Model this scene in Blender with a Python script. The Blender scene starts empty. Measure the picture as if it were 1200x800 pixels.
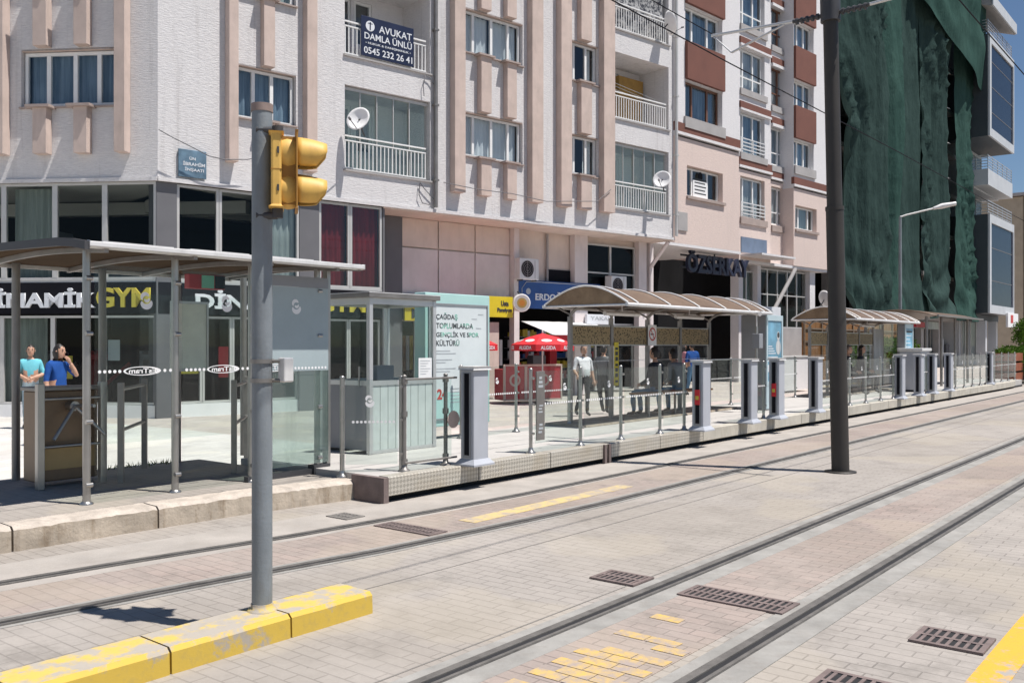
import bpy, bmesh, math, random
from mathutils import Vector, Matrix, noise
R = math.radians
random.seed(7)
C = bpy.context.scene.collection
SC = bpy.context.scene

# ------------------------------------------------------------------ camera, sky, sun, exposure
EYE, FOC, HOR = 1.65, 1080.0, 403.5          # eye height (m), focal length and horizon of the survey photo (px)
cam = bpy.data.cameras.new('camera'); camo = bpy.data.objects.new('camera', cam); C.objects.link(camo)
camo.location = (0, 0, EYE); camo.rotation_euler = (R(90), 0, 0)
cam.sensor_width = 36; cam.lens = 32.4; cam.shift_y = 0.0029
cam.clip_start = 0.05; cam.clip_end = 3000
SC.camera = camo
world = bpy.data.worlds.new('World'); SC.world = world; world.use_nodes = True
wn = world.node_tree.nodes; wl = world.node_tree.links
bg = wn['Background']; bg.inputs['Strength'].default_value = 0.065
sky = wn.new('ShaderNodeTexSky'); sky.sky_type = 'NISHITA'; sky.sun_disc = False
sky.sun_elevation = R(67); sky.sun_rotation = R(109.6); sky.altitude = 800; sky.dust_density = 0.05; sky.ozone_density = 4
wl.new(sky.outputs['Color'], bg.inputs['Color'])
sun = bpy.data.lights.new('sun', 'SUN'); suno = bpy.data.objects.new('sun', sun); C.objects.link(suno)
sun.energy = 5.0; sun.angle = R(0.5); sun.color = (1.0, 0.955, 0.9)
ts = Vector((.935*math.cos(R(67)), -.355*math.cos(R(67)), math.sin(R(67))))
suno.rotation_euler = ts.to_track_quat('Z', 'Y').to_euler(); suno.location = (20, -5, 40)
SC.view_settings.view_transform = 'Standard'; SC.view_settings.look = 'None'
SC.view_settings.exposure = 0.35; SC.view_settings.gamma = 1
SC.render.engine = 'CYCLES'
SC.cycles.transparent_max_bounces = 32; SC.cycles.max_bounces = 8; SC.cycles.caustics_reflective = False; SC.cycles.caustics_refractive = False

# ------------------------------------------------------------------ frames
TH = math.atan2(870, 1080)
DS = Vector((math.sin(TH), math.cos(TH), 0)); DN = Vector((-math.cos(TH), math.sin(TH), 0))
ROT = math.atan2(DS.y, DS.x)                 # the street frame: s along the rails, t towards the buildings
def S(s, t, z=0): return DS*s + DN*t + Vector((0, 0, z))

class Fac:
    """a vertical plane: local x along it (left to right), local y into the building"""
    def __init__(f, X, Y, ex, ey):
        l = math.hypot(ex, ey); f.X, f.Y, f.ex, f.ey = X, Y, ex/l, ey/l
        f.rot = math.atan2(ey, ex)
    def rec(f, v):
        g = Fac(f.X - f.ey*v, f.Y + f.ex*v, f.ex, f.ey); return g
    def u(f, x):
        k = (x-600)/FOC; return (k*f.Y-f.X)/(f.ex-f.ey*k)
    def z(f, x, y): return EYE + (HOR-y)*(f.Y+f.ey*f.u(x))/FOC
    def P(f, u, v=0, z=0): return Vector((f.X+f.ex*u-f.ey*v, f.Y+f.ey*u+f.ex*v, z))
AR = Fac(-7.63, 19.85, 1250, 1080)
AL = Fac(-7.63, 19.85, 0.9953, -0.097)
def secfac(x, d, vp): return Fac((x-600)/FOC*d, d, vp-600, FOC)
B0, B1, B2, B3 = secfac(790, 32.6, 1660), secfac(866, 38.8, 1660), secfac(902, 41.6, 1660), secfac(930, 42.1, 1660)
CF = secfac(985, 46, 1480); DF = secfac(1158, 66, 1480)

# ------------------------------------------------------------------ mesh building
class MB:
    def __init__(m): m.v = []; m.f = []; m.mi = []; m.sm = []; m.mat = 0; m.M = None; m.smooth = False
    def add(m, vs, fs, smooth=None):
        b = len(m.v)
        for p in vs:
            p = Vector(p)
            m.v.append(m.M @ p if m.M else p)
        for f in fs:
            m.f.append([b+i for i in f]); m.mi.append(m.mat); m.sm.append(m.smooth if smooth is None else smooth)
        return m
    def box(m, x0, x1, y0, y1, z0, z1):
        return m.add([(x0,y0,z0),(x1,y0,z0),(x1,y1,z0),(x0,y1,z0),(x0,y0,z1),(x1,y0,z1),(x1,y1,z1),(x0,y1,z1)],
                     [(0,3,2,1),(4,5,6,7),(0,1,5,4),(1,2,6,5),(2,3,7,6),(3,0,4,7)])
    def quad(m, a, b, c, d): return m.add([a,b,c,d], [(0,1,2,3)])
    def tube(m, pts, r, n=10, cap=True):
        pts = [Vector(p) for p in pts]; k = len(pts)
        rs = r if isinstance(r, (list, tuple)) else [r]*k
        vs = []; fs = []; prev = None
        for i, p in enumerate(pts):
            d = (pts[min(i+1,k-1)]-pts[max(i-1,0)])
            d = d.normalized() if d.length > 1e-9 else Vector((0,0,1))
            if prev is None:
                a = d.cross(Vector((0,0,1)))
                if a.length < 1e-3: a = Vector((1,0,0))
            else: a = prev-d*prev.dot(d)
            a.normalize(); prev = a; b = d.cross(a)
            for j in range(n):
                t = 2*math.pi*j/n; vs.append(p+(a*math.cos(t)+b*math.sin(t))*rs[i])
        for i in range(k-1):
            for j in range(n):
                fs.append((i*n+j, i*n+(j+1)%n, (i+1)*n+(j+1)%n, (i+1)*n+j))
        m.add(vs, fs, True)
        if cap:
            m.add(vs[:n], [tuple(range(n))[::-1]], False); m.add(vs[-n:], [tuple(range(n))], False)
        return m
    def lathe(m, prof, n=16, c=(0,0,0), cap=True):
        vs = []; fs = []; k = len(prof)
        for r, z in prof:
            for j in range(n):
                t = 2*math.pi*j/n; vs.append((c[0]+r*math.cos(t), c[1]+r*math.sin(t), c[2]+z))
        for i in range(k-1):
            for j in range(n): fs.append((i*n+j, i*n+(j+1)%n, (i+1)*n+(j+1)%n, (i+1)*n+j))
        m.add(vs, fs, True)
        if cap:
            m.add(vs[:n], [tuple(range(n))[::-1]], False); m.add(vs[-n:], [tuple(range(n))], False)
        return m
    def prism(m, poly, y0, y1, plane='xz'):
        """polygon in xz pushed along y (or xy along z, yz along x)"""
        n = len(poly)
        g = {'xz': lambda a,b,c: (a,c,b), 'xy': lambda a,b,c: (a,b,c), 'yz': lambda a,b,c: (c,a,b)}[plane]
        vs = [g(a,b,y0) for a,b in poly]+[g(a,b,y1) for a,b in poly]
        return m.add(vs, [tuple(range(n)), tuple(range(2*n-1,n-1,-1))]+[(i,(i+1)%n,n+(i+1)%n,n+i) for i in range(n)])
    def grid(m, nx, ny, fn, smooth=True):
        vs = [fn(i/nx, j/ny) for j in range(ny+1) for i in range(nx+1)]
        return m.add(vs, [(j*(nx+1)+i, j*(nx+1)+i+1, (j+1)*(nx+1)+i+1, (j+1)*(nx+1)+i) for j in range(ny) for i in range(nx)], smooth)
    def disc(m, c, r, n=14, axis='y', sx=1.0):
        vs = []
        for j in range(n):
            t = 2*math.pi*j/n; a, b = math.cos(t)*r*sx, math.sin(t)*r
            vs.append({'y': (c[0]+a, c[1], c[2]+b), 'x': (c[0], c[1]+a, c[2]+b), 'z': (c[0]+a, c[1]+b, c[2])}[axis])
        return m.add(vs, [tuple(range(n))])
    def wall(m, u0, u1, z0, z1, holes, y=0.0, depth=0.25):
        """a sheet in xz with rectangular openings and their reveals"""
        us = sorted({u0,u1,*[min(max(h[i],u0),u1) for h in holes for i in (0,1)]}); zs = sorted({z0,z1,*[min(max(h[i],z0),z1) for h in holes for i in (2,3)]})
        for i in range(len(us)-1):
            for j in range(len(zs)-1):
                a, b, c, d = us[i], us[i+1], zs[j], zs[j+1]
                if b-a < 1e-6 or d-c < 1e-6: continue
                cu, cz = (a+b)/2, (c+d)/2
                if any(h[0] < cu < h[1] and h[2] < cz < h[3] for h in holes): continue
                m.quad((a,y,c),(b,y,c),(b,y,d),(a,y,d))
        for h in holes:
            a, b, c, d = h[:4]; e = h[4] if len(h) > 4 else depth
            m.quad((a,y,c),(a,y+e,c),(b,y+e,c),(b,y,c)); m.quad((a,y,d),(b,y,d),(b,y+e,d),(a,y+e,d))
            m.quad((a,y,c),(a,y,d),(a,y+e,d),(a,y+e,c)); m.quad((b,y,c),(b,y+e,c),(b,y+e,d),(b,y,d))
        return m
    def build(m, name, mats, parent=None, bevel=0, loc=None, rot=None):
        me = bpy.data.meshes.new(name)
        me.from_pydata(m.v, [], m.f)
        for x in (mats if isinstance(mats, (list, tuple)) else [mats]): me.materials.append(x)
        me.polygons.foreach_set('material_index', m.mi); me.polygons.foreach_set('use_smooth', m.sm)
        me.update()
        o = bpy.data.objects.new(name, me); C.objects.link(o)
        if parent: o.parent = parent
        if loc is not None: o.location = loc
        if rot is not None: o.rotation_euler = (0, 0, rot)
        if bevel:
            b = o.modifiers.new('bevel', 'BEVEL'); b.width = bevel; b.segments = 2; b.limit_method = 'ANGLE'; b.angle_limit = R(40)
        return o

def tag(o, label=None, cat=None, group=None, kind=None):
    if label: o['label'] = label
    if cat: o['category'] = cat
    if group: o['group'] = group
    if kind: o['kind'] = kind
    return o
def thing(name, label, cat, loc=(0,0,0), rot=None, group=None):
    o = bpy.data.objects.new(name, None); C.objects.link(o); o.empty_display_size = .2
    o.location = loc; o.rotation_euler = (0, 0, ROT if rot is None else rot)
    return tag(o, label, cat, group)
def copy_tree(o, parent=None):
    c = o.copy(); C.objects.link(c)
    if parent: c.parent = parent
    for ch in list(o.children): copy_tree(ch, c)
    return c
def struct(o): return tag(o, kind='structure')

# ------------------------------------------------------------------ materials
class NT:
    def __init__(s, name):
        s.m = bpy.data.materials.new(name); s.m.use_nodes = True; s.t = s.m.node_tree; s.n = s.t.nodes; s.n.clear()
        s.out = s.n.new('ShaderNodeOutputMaterial')
    def new(s, typ, **kw):
        o = s.n.new('ShaderNode'+typ)
        for k, v in kw.items():
            if k.startswith('i_'): o.inputs[k[2:].replace('_',' ')].default_value = v
            elif k.startswith('n_'): o.inputs[int(k[2:])].default_value = v
            else: setattr(o, k, v)
        return o
    def ln(s, a, b): s.t.links.new(a, b)
    def pos(s, rot=0, scale=(1,1,1)):
        g = s.new('NewGeometry'); mp = s.new('Mapping')
        mp.inputs['Rotation'].default_value = (0,0,rot); mp.inputs['Scale'].default_value = scale
        if rot and tuple(scale) != (1,1,1):      # rotate first, scale after
            mp.inputs['Scale'].default_value = (1,1,1); m2 = s.new('Mapping'); m2.inputs['Scale'].default_value = scale
            s.ln(g.outputs['Position'], mp.inputs['Vector']); s.ln(mp.outputs[0], m2.inputs['Vector']); return m2.outputs[0]
        s.ln(g.outputs['Position'], mp.inputs['Vector']); return mp.outputs[0]
    def noise(s, vec, scale, detail=4, rough=.6):
        n = s.new('TexNoise'); n.inputs['Scale'].default_value = scale; n.inputs['Detail'].default_value = detail; n.inputs['Roughness'].default_value = rough
        s.ln(vec, n.inputs['Vector']); return n.outputs['Fac']
    def ramp(s, fac, a, b, c0=(0,0,0), c1=(1,1,1)):
        r = s.new('ValToRGB'); r.color_ramp.elements[0].position = a; r.color_ramp.elements[1].position = b
        r.color_ramp.elements[0].color = (*c0,1); r.color_ramp.elements[1].color = (*c1,1); s.ln(fac, r.inputs[0]); return r.outputs[0]
    def mix(s, fac, a, b, mode='MIX'):
        x = s.new('MixRGB', blend_type=mode)
        for i, v in ((0,fac),(1,a),(2,b)):
            if isinstance(v, (int,float)): x.inputs[i].default_value = v if i == 0 else (v,v,v,1)
            elif isinstance(v, tuple): x.inputs[i].default_value = (*v[:3],1)
            else: s.ln(v, x.inputs[i])
        return x.outputs[0]
    def mul(s, a, b):
        x = s.new('Math', operation='MULTIPLY')
        for i, v in ((0,a),(1,b)):
            if isinstance(v,(int,float)): x.inputs[i].default_value = v
            else: s.ln(v, x.inputs[i])
        return x.outputs[0]
    def princ(s, col, rough=.6, metal=0, bump=None, bs=.3, bd=.01, spec=.5):
        p = s.new('BsdfPrincipled')
        if isinstance(col, tuple): p.inputs['Base Color'].default_value = (*col[:3],1)
        else: s.ln(col, p.inputs['Base Color'])
        if isinstance(rough,(int,float)): p.inputs['Roughness'].default_value = rough
        else: s.ln(rough, p.inputs['Roughness'])
        p.inputs['Metallic'].default_value = metal; p.inputs['Specular IOR Level'].default_value = spec
        if bump is not None:
            b = s.new('Bump'); b.inputs['Strength'].default_value = bs; b.inputs['Distance'].default_value = bd
            s.ln(bump, b.inputs['Height']); s.ln(b.outputs[0], p.inputs['Normal'])
        s.ln(p.outputs[0], s.out.inputs['Surface']); return p

def sh(c, k): return tuple(min(1,max(0,x*k)) for x in c)
def mat(name, col, rough=.6, metal=0, var=.12, scale=3.0, bump=0, bscale=40, spec=.5, dirt=0, dcol=(.12,.1,.08)):
    t = NT(name); v = t.pos()
    n = t.noise(v, scale, 5); c = t.mix(t.ramp(n,.3,.7), sh(col,1-var), sh(col,1+var))
    if dirt:
        n2 = t.noise(t.pos(scale=(1,1,.25)), scale*2.3, 6, .7); c = t.mix(t.mul(t.ramp(n2,.5,.75),dirt), c, dcol)
    fine = t.noise(v, bscale, 3)
    rr = t.new('MapRange'); rr.inputs[3].default_value = max(0,rough-.08); rr.inputs[4].default_value = min(1,rough+.1); t.ln(n, rr.inputs[0])
    t.princ(c, rr.outputs[0], metal, fine if bump else None, bump, .01, spec); return t.m
def glass_mat(name, tint=(.9,.95,.93), rough=.02, k=1.0, film=0, fcol=(.3,.38,.42)):
    t = NT(name); tr = t.new('BsdfTransparent'); tr.inputs[0].default_value = (*tint,1)
    gl = t.new('BsdfGlossy'); gl.inputs['Roughness'].default_value = rough; gl.inputs[0].default_value = (.95,.97,1,1)
    lw = t.new('LayerWeight'); lw.inputs[0].default_value = .5; pw = t.new('Math', operation='POWER'); pw.inputs[1].default_value = 4
    t.ln(lw.outputs['Facing'], pw.inputs[0]); fr = t.new('Math', operation='MULTIPLY_ADD'); fr.inputs[1].default_value = .9; fr.inputs[2].default_value = .045; t.ln(pw.outputs[0], fr.inputs[0])
    w = t.noise(t.pos(), 1.3, 2); b = t.new('Bump'); b.inputs['Strength'].default_value = .02; b.inputs['Distance'].default_value = .05
    t.ln(w, b.inputs['Height']); t.ln(b.outputs[0], gl.inputs['Normal'])
    x = t.new('MixShader'); t.ln(t.mul(fr.outputs[0], k), x.inputs[0]); t.ln(tr.outputs[0], x.inputs[1]); t.ln(gl.outputs[0], x.inputs[2])
    o = x.outputs[0]
    if film:
        df = t.new('BsdfDiffuse'); df.inputs[0].default_value = (*fcol,1); y = t.new('MixShader')
        d = t.noise(t.pos(), 2.0, 5); mr = t.new('MapRange'); mr.inputs[3].default_value = film*.7; mr.inputs[4].default_value = min(1,film*1.3); t.ln(d, mr.inputs[0])
        t.ln(mr.outputs[0], y.inputs[0]); t.ln(o, y.inputs[1]); t.ln(df.outputs[0], y.inputs[2]); o = y.outputs[0]
    t.ln(o, t.out.inputs['Surface']); return t.m
def stucco(name, col, col2, dirt=.5):
    t = NT(name); v = t.pos()
    st = t.noise(t.pos(scale=(3,3,16)), 2.6, 5, .7); big = t.noise(v, .5, 4)
    c = t.mix(t.ramp(st,.35,.66), col2, col); c = t.mix(t.mul(t.ramp(big,.45,.75),.45), c, col2)
    dr = t.noise(t.pos(scale=(2.5,2.5,.18)), 1.6, 6, .7); c = t.mix(t.mul(t.ramp(dr,.54,.78),dirt), c, (.3,.28,.27))
    t.princ(c, .9, 0, st, .55, .03, .2); return t.m
def paver(name, c1, c2, mortar, bw=.2, bh=.1, rot=0, wear=.35, patch=(.45,.43,.4), off=.5):
    t = NT(name); v = t.pos(rot=-ROT-rot)
    br = t.new('TexBrick'); br.offset = off; br.inputs['Scale'].default_value = 1
    br.inputs['Brick Width'].default_value = bw; br.inputs['Row Height'].default_value = bh; br.inputs['Mortar Size'].default_value = .006
    br.inputs['Mortar Smooth'].default_value = .5; br.inputs['Bias'].default_value = .0
    br.inputs['Color1'].default_value = (*c1,1); br.inputs['Color2'].default_value = (*c2,1); br.inputs['Mortar'].default_value = (*mortar,1)
    ds = t.new('VectorMath', operation='ADD'); dn = t.new('TexNoise'); dn.inputs['Scale'].default_value = 1.2
    sc = t.new('VectorMath', operation='SCALE'); sc.inputs['Scale'].default_value = .035
    t.ln(v, dn.inputs['Vector']); t.ln(dn.outputs['Color'], sc.inputs[0]); t.ln(v, ds.inputs[0]); t.ln(sc.outputs[0], ds.inputs[1])
    t.ln(ds.outputs[0], br.inputs['Vector'])
    big = t.noise(v, .8, 5, .65); fine = t.noise(v, 30, 4, .7)
    mid = t.noise(v, 3.5, 5, .7)
    c = t.mix(t.mul(t.ramp(big,.35,.7),wear), br.outputs['Color'], patch)
    c = t.mix(t.mul(t.ramp(mid,.5,.72),.35), c, sh(patch,.72))
    c = t.mix(t.mul(t.ramp(fine,.4,.75),.28), c, sh(patch,.5))
    stain = t.noise(v, 1.7, 6, .75); c = t.mix(t.mul(t.ramp(stain,.52,.66),.6), c, sh(patch,.55))
    bl = t.noise(v, .33, 3, .5); c = t.mix(t.mul(t.ramp(bl,.5,.56),.35), c, (patch[0]*.74,patch[1]*.72,patch[2]*.68)); bl2 = t.noise(v, .6, 2, .5); c = t.mix(t.mul(t.ramp(bl2,.54,.58),.3), c, (patch[0]*1.12,patch[1]*1.08,patch[2]*.95))
    sp = t.new('SeparateXYZ'); t.ln(v, sp.inputs[0]); rn = t.noise(v, 2.6, 5, .75)
    for rt in (2.14,3.14,5.25,6.25):                 # grime worked into the joints on both sides of each rail
        d_ = t.new('Math', operation='SUBTRACT'); t.ln(sp.outputs[1], d_.inputs[0]); d_.inputs[1].default_value = rt
        a_ = t.new('Math', operation='ABSOLUTE'); t.ln(d_.outputs[0], a_.inputs[0]); k_ = t.ramp(a_.outputs[0],.1,.42,(1,1,1),(0,0,0))
        c = t.mix(t.mul(t.mul(k_, t.ramp(rn,.3,.7)),.6), c, (.19,.165,.145))
    dust = t.noise(v, .45, 5, .7); c = t.mix(t.mul(t.ramp(dust,.5,.68),.4), c, sh(patch,1.22))
    sx = t.new('Mapping'); sx.inputs['Scale'].default_value = (.25,4,1); t.ln(v, sx.inputs['Vector']); stk = t.noise(sx.outputs[0], 1.4, 5, .7); c = t.mix(t.mul(t.ramp(stk,.55,.72),.28), c, sh(patch,.62))
    vd = t.new('TexVoronoi'); vd.inputs['Scale'].default_value = 7; vd.inputs['Randomness'].default_value = 1; t.ln(v, vd.inputs['Vector']); c = t.mix(t.mul(t.ramp(vd.outputs['Distance'],.03,.06,(1,1,1),(0,0,0)),.6), c, sh(patch,.35))
    inv = t.new('Math', operation='SUBTRACT'); inv.inputs[0].default_value = 1; t.ln(br.outputs['Fac'], inv.inputs[1])
    h = t.new('Math', operation='ADD'); t.ln(inv.outputs[0], h.inputs[0]); t.ln(t.mul(fine,.5), h.inputs[1])
    t.princ(c, .85, 0, h.outputs[0], .5, .006, .3); return t.m
def worn_paint(name, col, under, thr=.5, scale=6, width=.08, rot=-ROT):
    t = NT(name); v = t.pos(rot=rot); n = t.noise(v, scale, 7, .75); n2 = t.noise(v, 1.5, 3)
    a = t.new('Math', operation='ADD'); t.ln(n, a.inputs[0]); t.ln(t.mul(n2,.5), a.inputs[1])
    k = t.ramp(a.outputs[0], thr-width, thr+width)
    c = t.mix(k, under, col); d = t.noise(v, 25, 4); c = t.mix(t.mul(t.ramp(d,.5,.8),.25), c, sh(under,.6))
    t.princ(c, .75, 0, n, .25, .01, .3); return t.m
def plate_mat(name):                                    # tread plate: small raised diamonds
    t = NT(name); v = t.pos(rot=-ROT)
    sep = t.new('SeparateXYZ'); t.ln(v, sep.inputs[0])
    cb = t.new('CombineXYZ'); t.ln(sep.outputs[0], cb.inputs[0]); t.ln(sep.outputs[2], cb.inputs[1])
    mp = t.new('Mapping'); mp.inputs['Rotation'].default_value = (0,0,R(45)); mp.inputs['Scale'].default_value = (28,28,28); t.ln(cb.outputs[0], mp.inputs['Vector'])
    ck = t.new('TexChecker'); ck.inputs['Scale'].default_value = 1; t.ln(mp.outputs[0], ck.inputs['Vector'])
    n = t.noise(t.pos(), 3, 5)
    c = t.mix(ck.outputs['Fac'], (.38,.355,.31), (.56,.525,.46)); c = t.mix(t.mul(t.ramp(n,.45,.7),.55), c, (.4,.34,.25))
    t.princ(c, .45, .35, ck.outputs['Fac'], .6, .006); return t.m

M = {}
M['asphalt'] = mat('ground_asphalt', (.2,.19,.18), .9, var=.15, scale=1.5, bump=.2, spec=.2)
M['paving'] = paver('grey_paving', (.36,.328,.3), (.325,.297,.272), (.2,.18,.165), .22, .1, R(90), .65, (.375,.342,.31))
M['pink'] = paver('pink_paving', (.365,.29,.258), (.31,.258,.232), (.19,.155,.14), .22, .1, R(90), .6, (.35,.305,.272))
M['sidewalk'] = paver('sidewalk_paving', (.5,.42,.385), (.43,.36,.335), (.29,.25,.235), .3, .15, 0, .5, (.55,.5,.47))
M['pale'] = paver('pale_paving', (.6,.58,.55), (.52,.5,.48), (.35,.33,.32), .4, .2, R(20), .5, (.62,.6,.57))
M['concrete'] = mat('concrete', (.37,.34,.31), .9, var=.14, scale=2.2, bump=.3, dirt=.35, dcol=(.28,.24,.2), spec=.25)
M['strip'] = mat('rail_concrete', (.3,.29,.272), .85, var=.2, scale=3, bump=.25, dirt=.75, dcol=(.24,.22,.2), spec=.25)
M['kerb'] = mat('kerb_concrete', (.42,.36,.29), .9, var=.25, scale=3.5, bump=.6, bscale=25, dirt=.8, dcol=(.2,.14,.085), spec=.2)
M['kerbtop'] = mat('crumbled_kerb_top', (.5,.44,.38), .95, var=.22, scale=6, bump=1.0, bscale=30, dirt=.35, dcol=(.3,.26,.22), spec=.15)
M['deck'] = mat('platform_deck', (.46,.44,.42), .85, var=.1, scale=1.6, bump=.2, dirt=.25, dcol=(.3,.28,.25), spec=.25)
M['plate'] = plate_mat('tread_plate')
M['beltconc'] = mat('platform_face_panel', (.46,.43,.37), .8, var=.14, scale=3, bump=.4, dirt=.45, dcol=(.3,.25,.18))
M['rail'] = mat('rail_steel', (.3,.3,.31), .42, .6, .25, 6)
M['rust'] = mat('rail_rust', (.15,.14,.13), .65, .25, .25, 8, .3)
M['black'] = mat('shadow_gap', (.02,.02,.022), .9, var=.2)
M['rubber'] = mat('rail_bedding', (.12,.115,.11), .85, var=.4, scale=4, bump=.3, dirt=.6, dcol=(.26,.24,.22))
M['iron'] = mat('cast_iron', (.2,.155,.145), .75, .25, .2, 9, .3)
M['yellow'] = worn_paint('kerb_yellow', (.57,.395,.07), (.38,.335,.28), .64, 6, .05)
M['yellowtop'] = worn_paint('kerb_yellow_worn', (.6,.44,.11), (.4,.36,.31), .78, 6, .06)
M['yline'] = worn_paint('line_yellow', (.68,.38,.05), (.36,.33,.3), .68, 8, .06)
M['yfade'] = worn_paint('faded_yellow', (.6,.46,.2), (.37,.32,.29), .72, 7, .12); M['ybrick'] = worn_paint('worn_yellow_bricks', (.62,.42,.11), (.36,.3,.27), .74, 9, .12); M['joint'] = mat('paving_joint', (.2,.185,.17), .9)
M['steel'] = mat('stainless_steel', (.4,.39,.375), .32, .85, .1, 4)
M['steeld'] = mat('weathered_steel', (.26,.245,.23), .45, .6, .16, 4)
M['alu'] = mat('aluminium', (.6,.6,.6), .38, .6, .08, 3)
M['gutter'] = mat('white_aluminium', (.72,.71,.7), .4, .2, .06, 3, dirt=.2)
M['brownsteel'] = mat('bronze_panel', (.22,.15,.095), .45, .35, .15, 3)
M['pillar'] = mat('light_grey_paint', (.43,.45,.495), .45, .05, .05, 3, dirt=.18, dcol=(.3,.28,.26))
M['pillars'] = mat('grey_paint', (.27,.28,.3), .5, .05, .06, 3)
M['dark'] = mat('charcoal_paint', (.05,.05,.055), .55, 0, .15, 3)
M['glass'] = glass_mat('clear_glass', (.93,.96,.95), k=.3, film=.006, fcol=(.5,.52,.5))
M['glassf'] = glass_mat('barrier_glass', (.9,.94,.93), k=.4, film=.012, fcol=(.5,.53,.52))
M['glassw'] = glass_mat('window_glass', (.82,.88,.9), k=1.3)
M['glassd'] = glass_mat('shop_glass', (.6,.64,.63), k=.28)
M['glassblue'] = glass_mat('frosted_panel', (.5,.58,.6), .15, 1.0, .95, (.44,.52,.545))
M['glassgreen'] = glass_mat('tinted_glass', (.74,.84,.81), .03, 1.4, .16, (.33,.4,.39))
M['polycarb'] = None
M['white'] = mat('white_paint', (.8,.8,.8), .5, 0, .04, 3)
M['decal'] = mat('white_vinyl', (.82,.82,.82), .6, 0, .03, 5)
M['stucco'] = stucco('lilac_white_stucco', (.715,.7,.695), (.59,.575,.58))
M['pil'] = mat('pink_beige_render', (.55,.445,.395), .85, 0, .1, 2, .2, dirt=.4, dcol=(.36,.29,.25), spec=.2)
M['beige'] = mat('beige_panel', (.68,.58,.515), .75, 0, .08, 1.2, .1, dirt=.3, dcol=(.42,.35,.31), spec=.3)
M['beigel'] = mat('pale_panel', (.68,.62,.61), .75, 0, .08, 1.2, .1, dirt=.3, dcol=(.42,.37,.36), spec=.3)
M['frame'] = mat('white_pvc', (.78,.78,.77), .4, 0, .05, 3)
M['framegrey'] = mat('silver_frame', (.55,.54,.52), .45, .3, .05, 3)
M['sill'] = mat('stone_sill', (.36,.29,.26), .7, 0, .1, 3)
def curtain(name, a, b, vary=.5):
    t = NT(name); v = t.pos(scale=(1,1,.05)); n = t.noise(v, 9, 3); n2 = t.noise(t.pos(), .6, 2)
    c = t.mix(t.ramp(n,.35,.65), a, b); c = t.mix(t.mul(t.ramp(n2,.4,.6),vary), c, sh(a,.5)); t.princ(c, .9, spec=.1); return t.m
M['curtain'] = curtain('blue_grey_curtain', (.16,.23,.3), (.34,.42,.5))
M['curtainl'] = curtain('light_blue_grey_curtain', (.26,.33,.38), (.44,.51,.54)); M['curtaing'] = curtain('pale_green_curtain', (.34,.38,.35), (.5,.54,.5))
M['curtainr'] = curtain('dark_red_curtain', (.13,.01,.012), (.24,.02,.024))
M['curtainw'] = curtain('white_net_curtain', (.45,.46,.46), (.62,.63,.63))
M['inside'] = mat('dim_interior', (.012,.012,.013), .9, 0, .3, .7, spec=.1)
M['ceiling'] = mat('pale_ceiling', (.55,.55,.52), .9, 0, .05, 1, spec=.1)
M['roofdark'] = mat('dark_bronze_sheet', (.1,.07,.048), .95, 0, .15, 2, spec=.03)
M['curtainl'] = curtain('light_blue_grey_curtain', (.28,.36,.42), (.46,.53,.57)) if 0 else None
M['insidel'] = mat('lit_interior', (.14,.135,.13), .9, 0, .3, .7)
M['greycol'] = mat('dark_grey_cladding', (.13,.13,.14), .6, 0, .08, 1.5)
M['signblack'] = mat('black_sign_board', (.008,.008,.012), .7, 0, .2, 2, spec=.15)
M['navy'] = mat('navy_board', (.012,.018,.05), .4, 0, .2, 2)
M['blue'] = mat('blue_sign', (.02,.075,.26), .35, 0, .15, 2)
M['signyellow'] = mat('yellow_sign', (.62,.5,.02), .4, 0, .06, 2)
M['letwhite'] = mat('white_letter', (.7,.72,.75), .45, 0, .04, 3)
M['letyellow'] = mat('yellow_letter', (.62,.5,.06), .45, 0, .05, 3)

def poster_text():
    t = NT('poster_text_print'); n = t.noise(t.pos(), 2.6, 2); t.princ(t.mix(t.ramp(n,.52,.58), (.05,.06,.065), (.2,.52,.4)), .6); return t.m
M['letposter'] = poster_text()
M['letdark'] = mat('dark_letter', (.04,.045,.05), .6)
M['letgreen'] = mat('green_letter', (.22,.6,.45), .6)
M['letgrey'] = mat('faint_grey_print', (.42,.45,.47), .6)
M['letred'] = mat('red_letter', (.5,.06,.05), .6)
M['peach'] = stucco('peach_render', (.71,.585,.53), (.63,.52,.475), .12)
M['brown'] = mat('brown_render', (.165,.066,.048), .8, 0, .1, 1.5, .2)
M['bwhite'] = stucco('white_render', (.74,.725,.73), (.66,.65,.66), .12)
M['bgrey'] = mat('grey_render_band', (.36,.345,.34), .8, 0, .1, 2)
M['brownframe'] = mat('brown_window_frame', (.16,.075,.045), .5, 0, .1, 3)
M['net'] = None
M['signalyellow'] = mat('signal_yellow', (.68,.42,.1), .55, 0, .1, 5, dirt=.35, dcol=(.35,.18,.05))
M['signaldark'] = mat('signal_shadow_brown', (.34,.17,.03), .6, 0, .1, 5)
M['polegrey'] = mat('pole_grey_paint', (.21,.235,.255), .55, .1, .14, 4, .2, 60, dirt=.4, dcol=(.12,.1,.09))
M['polebrown'] = mat('pole_dark_paint', (.04,.035,.031), .55, .1, .15, 2, .15)
M['skin'] = mat('skin', (.5,.29,.2), .55, 0, .06, 8)
M['hair'] = mat('dark_hair', (.018,.014,.012), .5, 0, .3, 30)
M['hairgrey'] = mat('greying_hair', (.12,.1,.09), .6, 0, .3, 30)
M['wood'] = mat('bench_wood', (.3,.15,.07), .6, 0, .2, 6)
M['red'] = mat('red_cloth', (.62,.02,.03), .6, 0, .08, 3)
M['redboard'] = mat('red_board', (.42,.02,.03), .5, 0, .12, 3)
M['leaf'] = None

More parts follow.
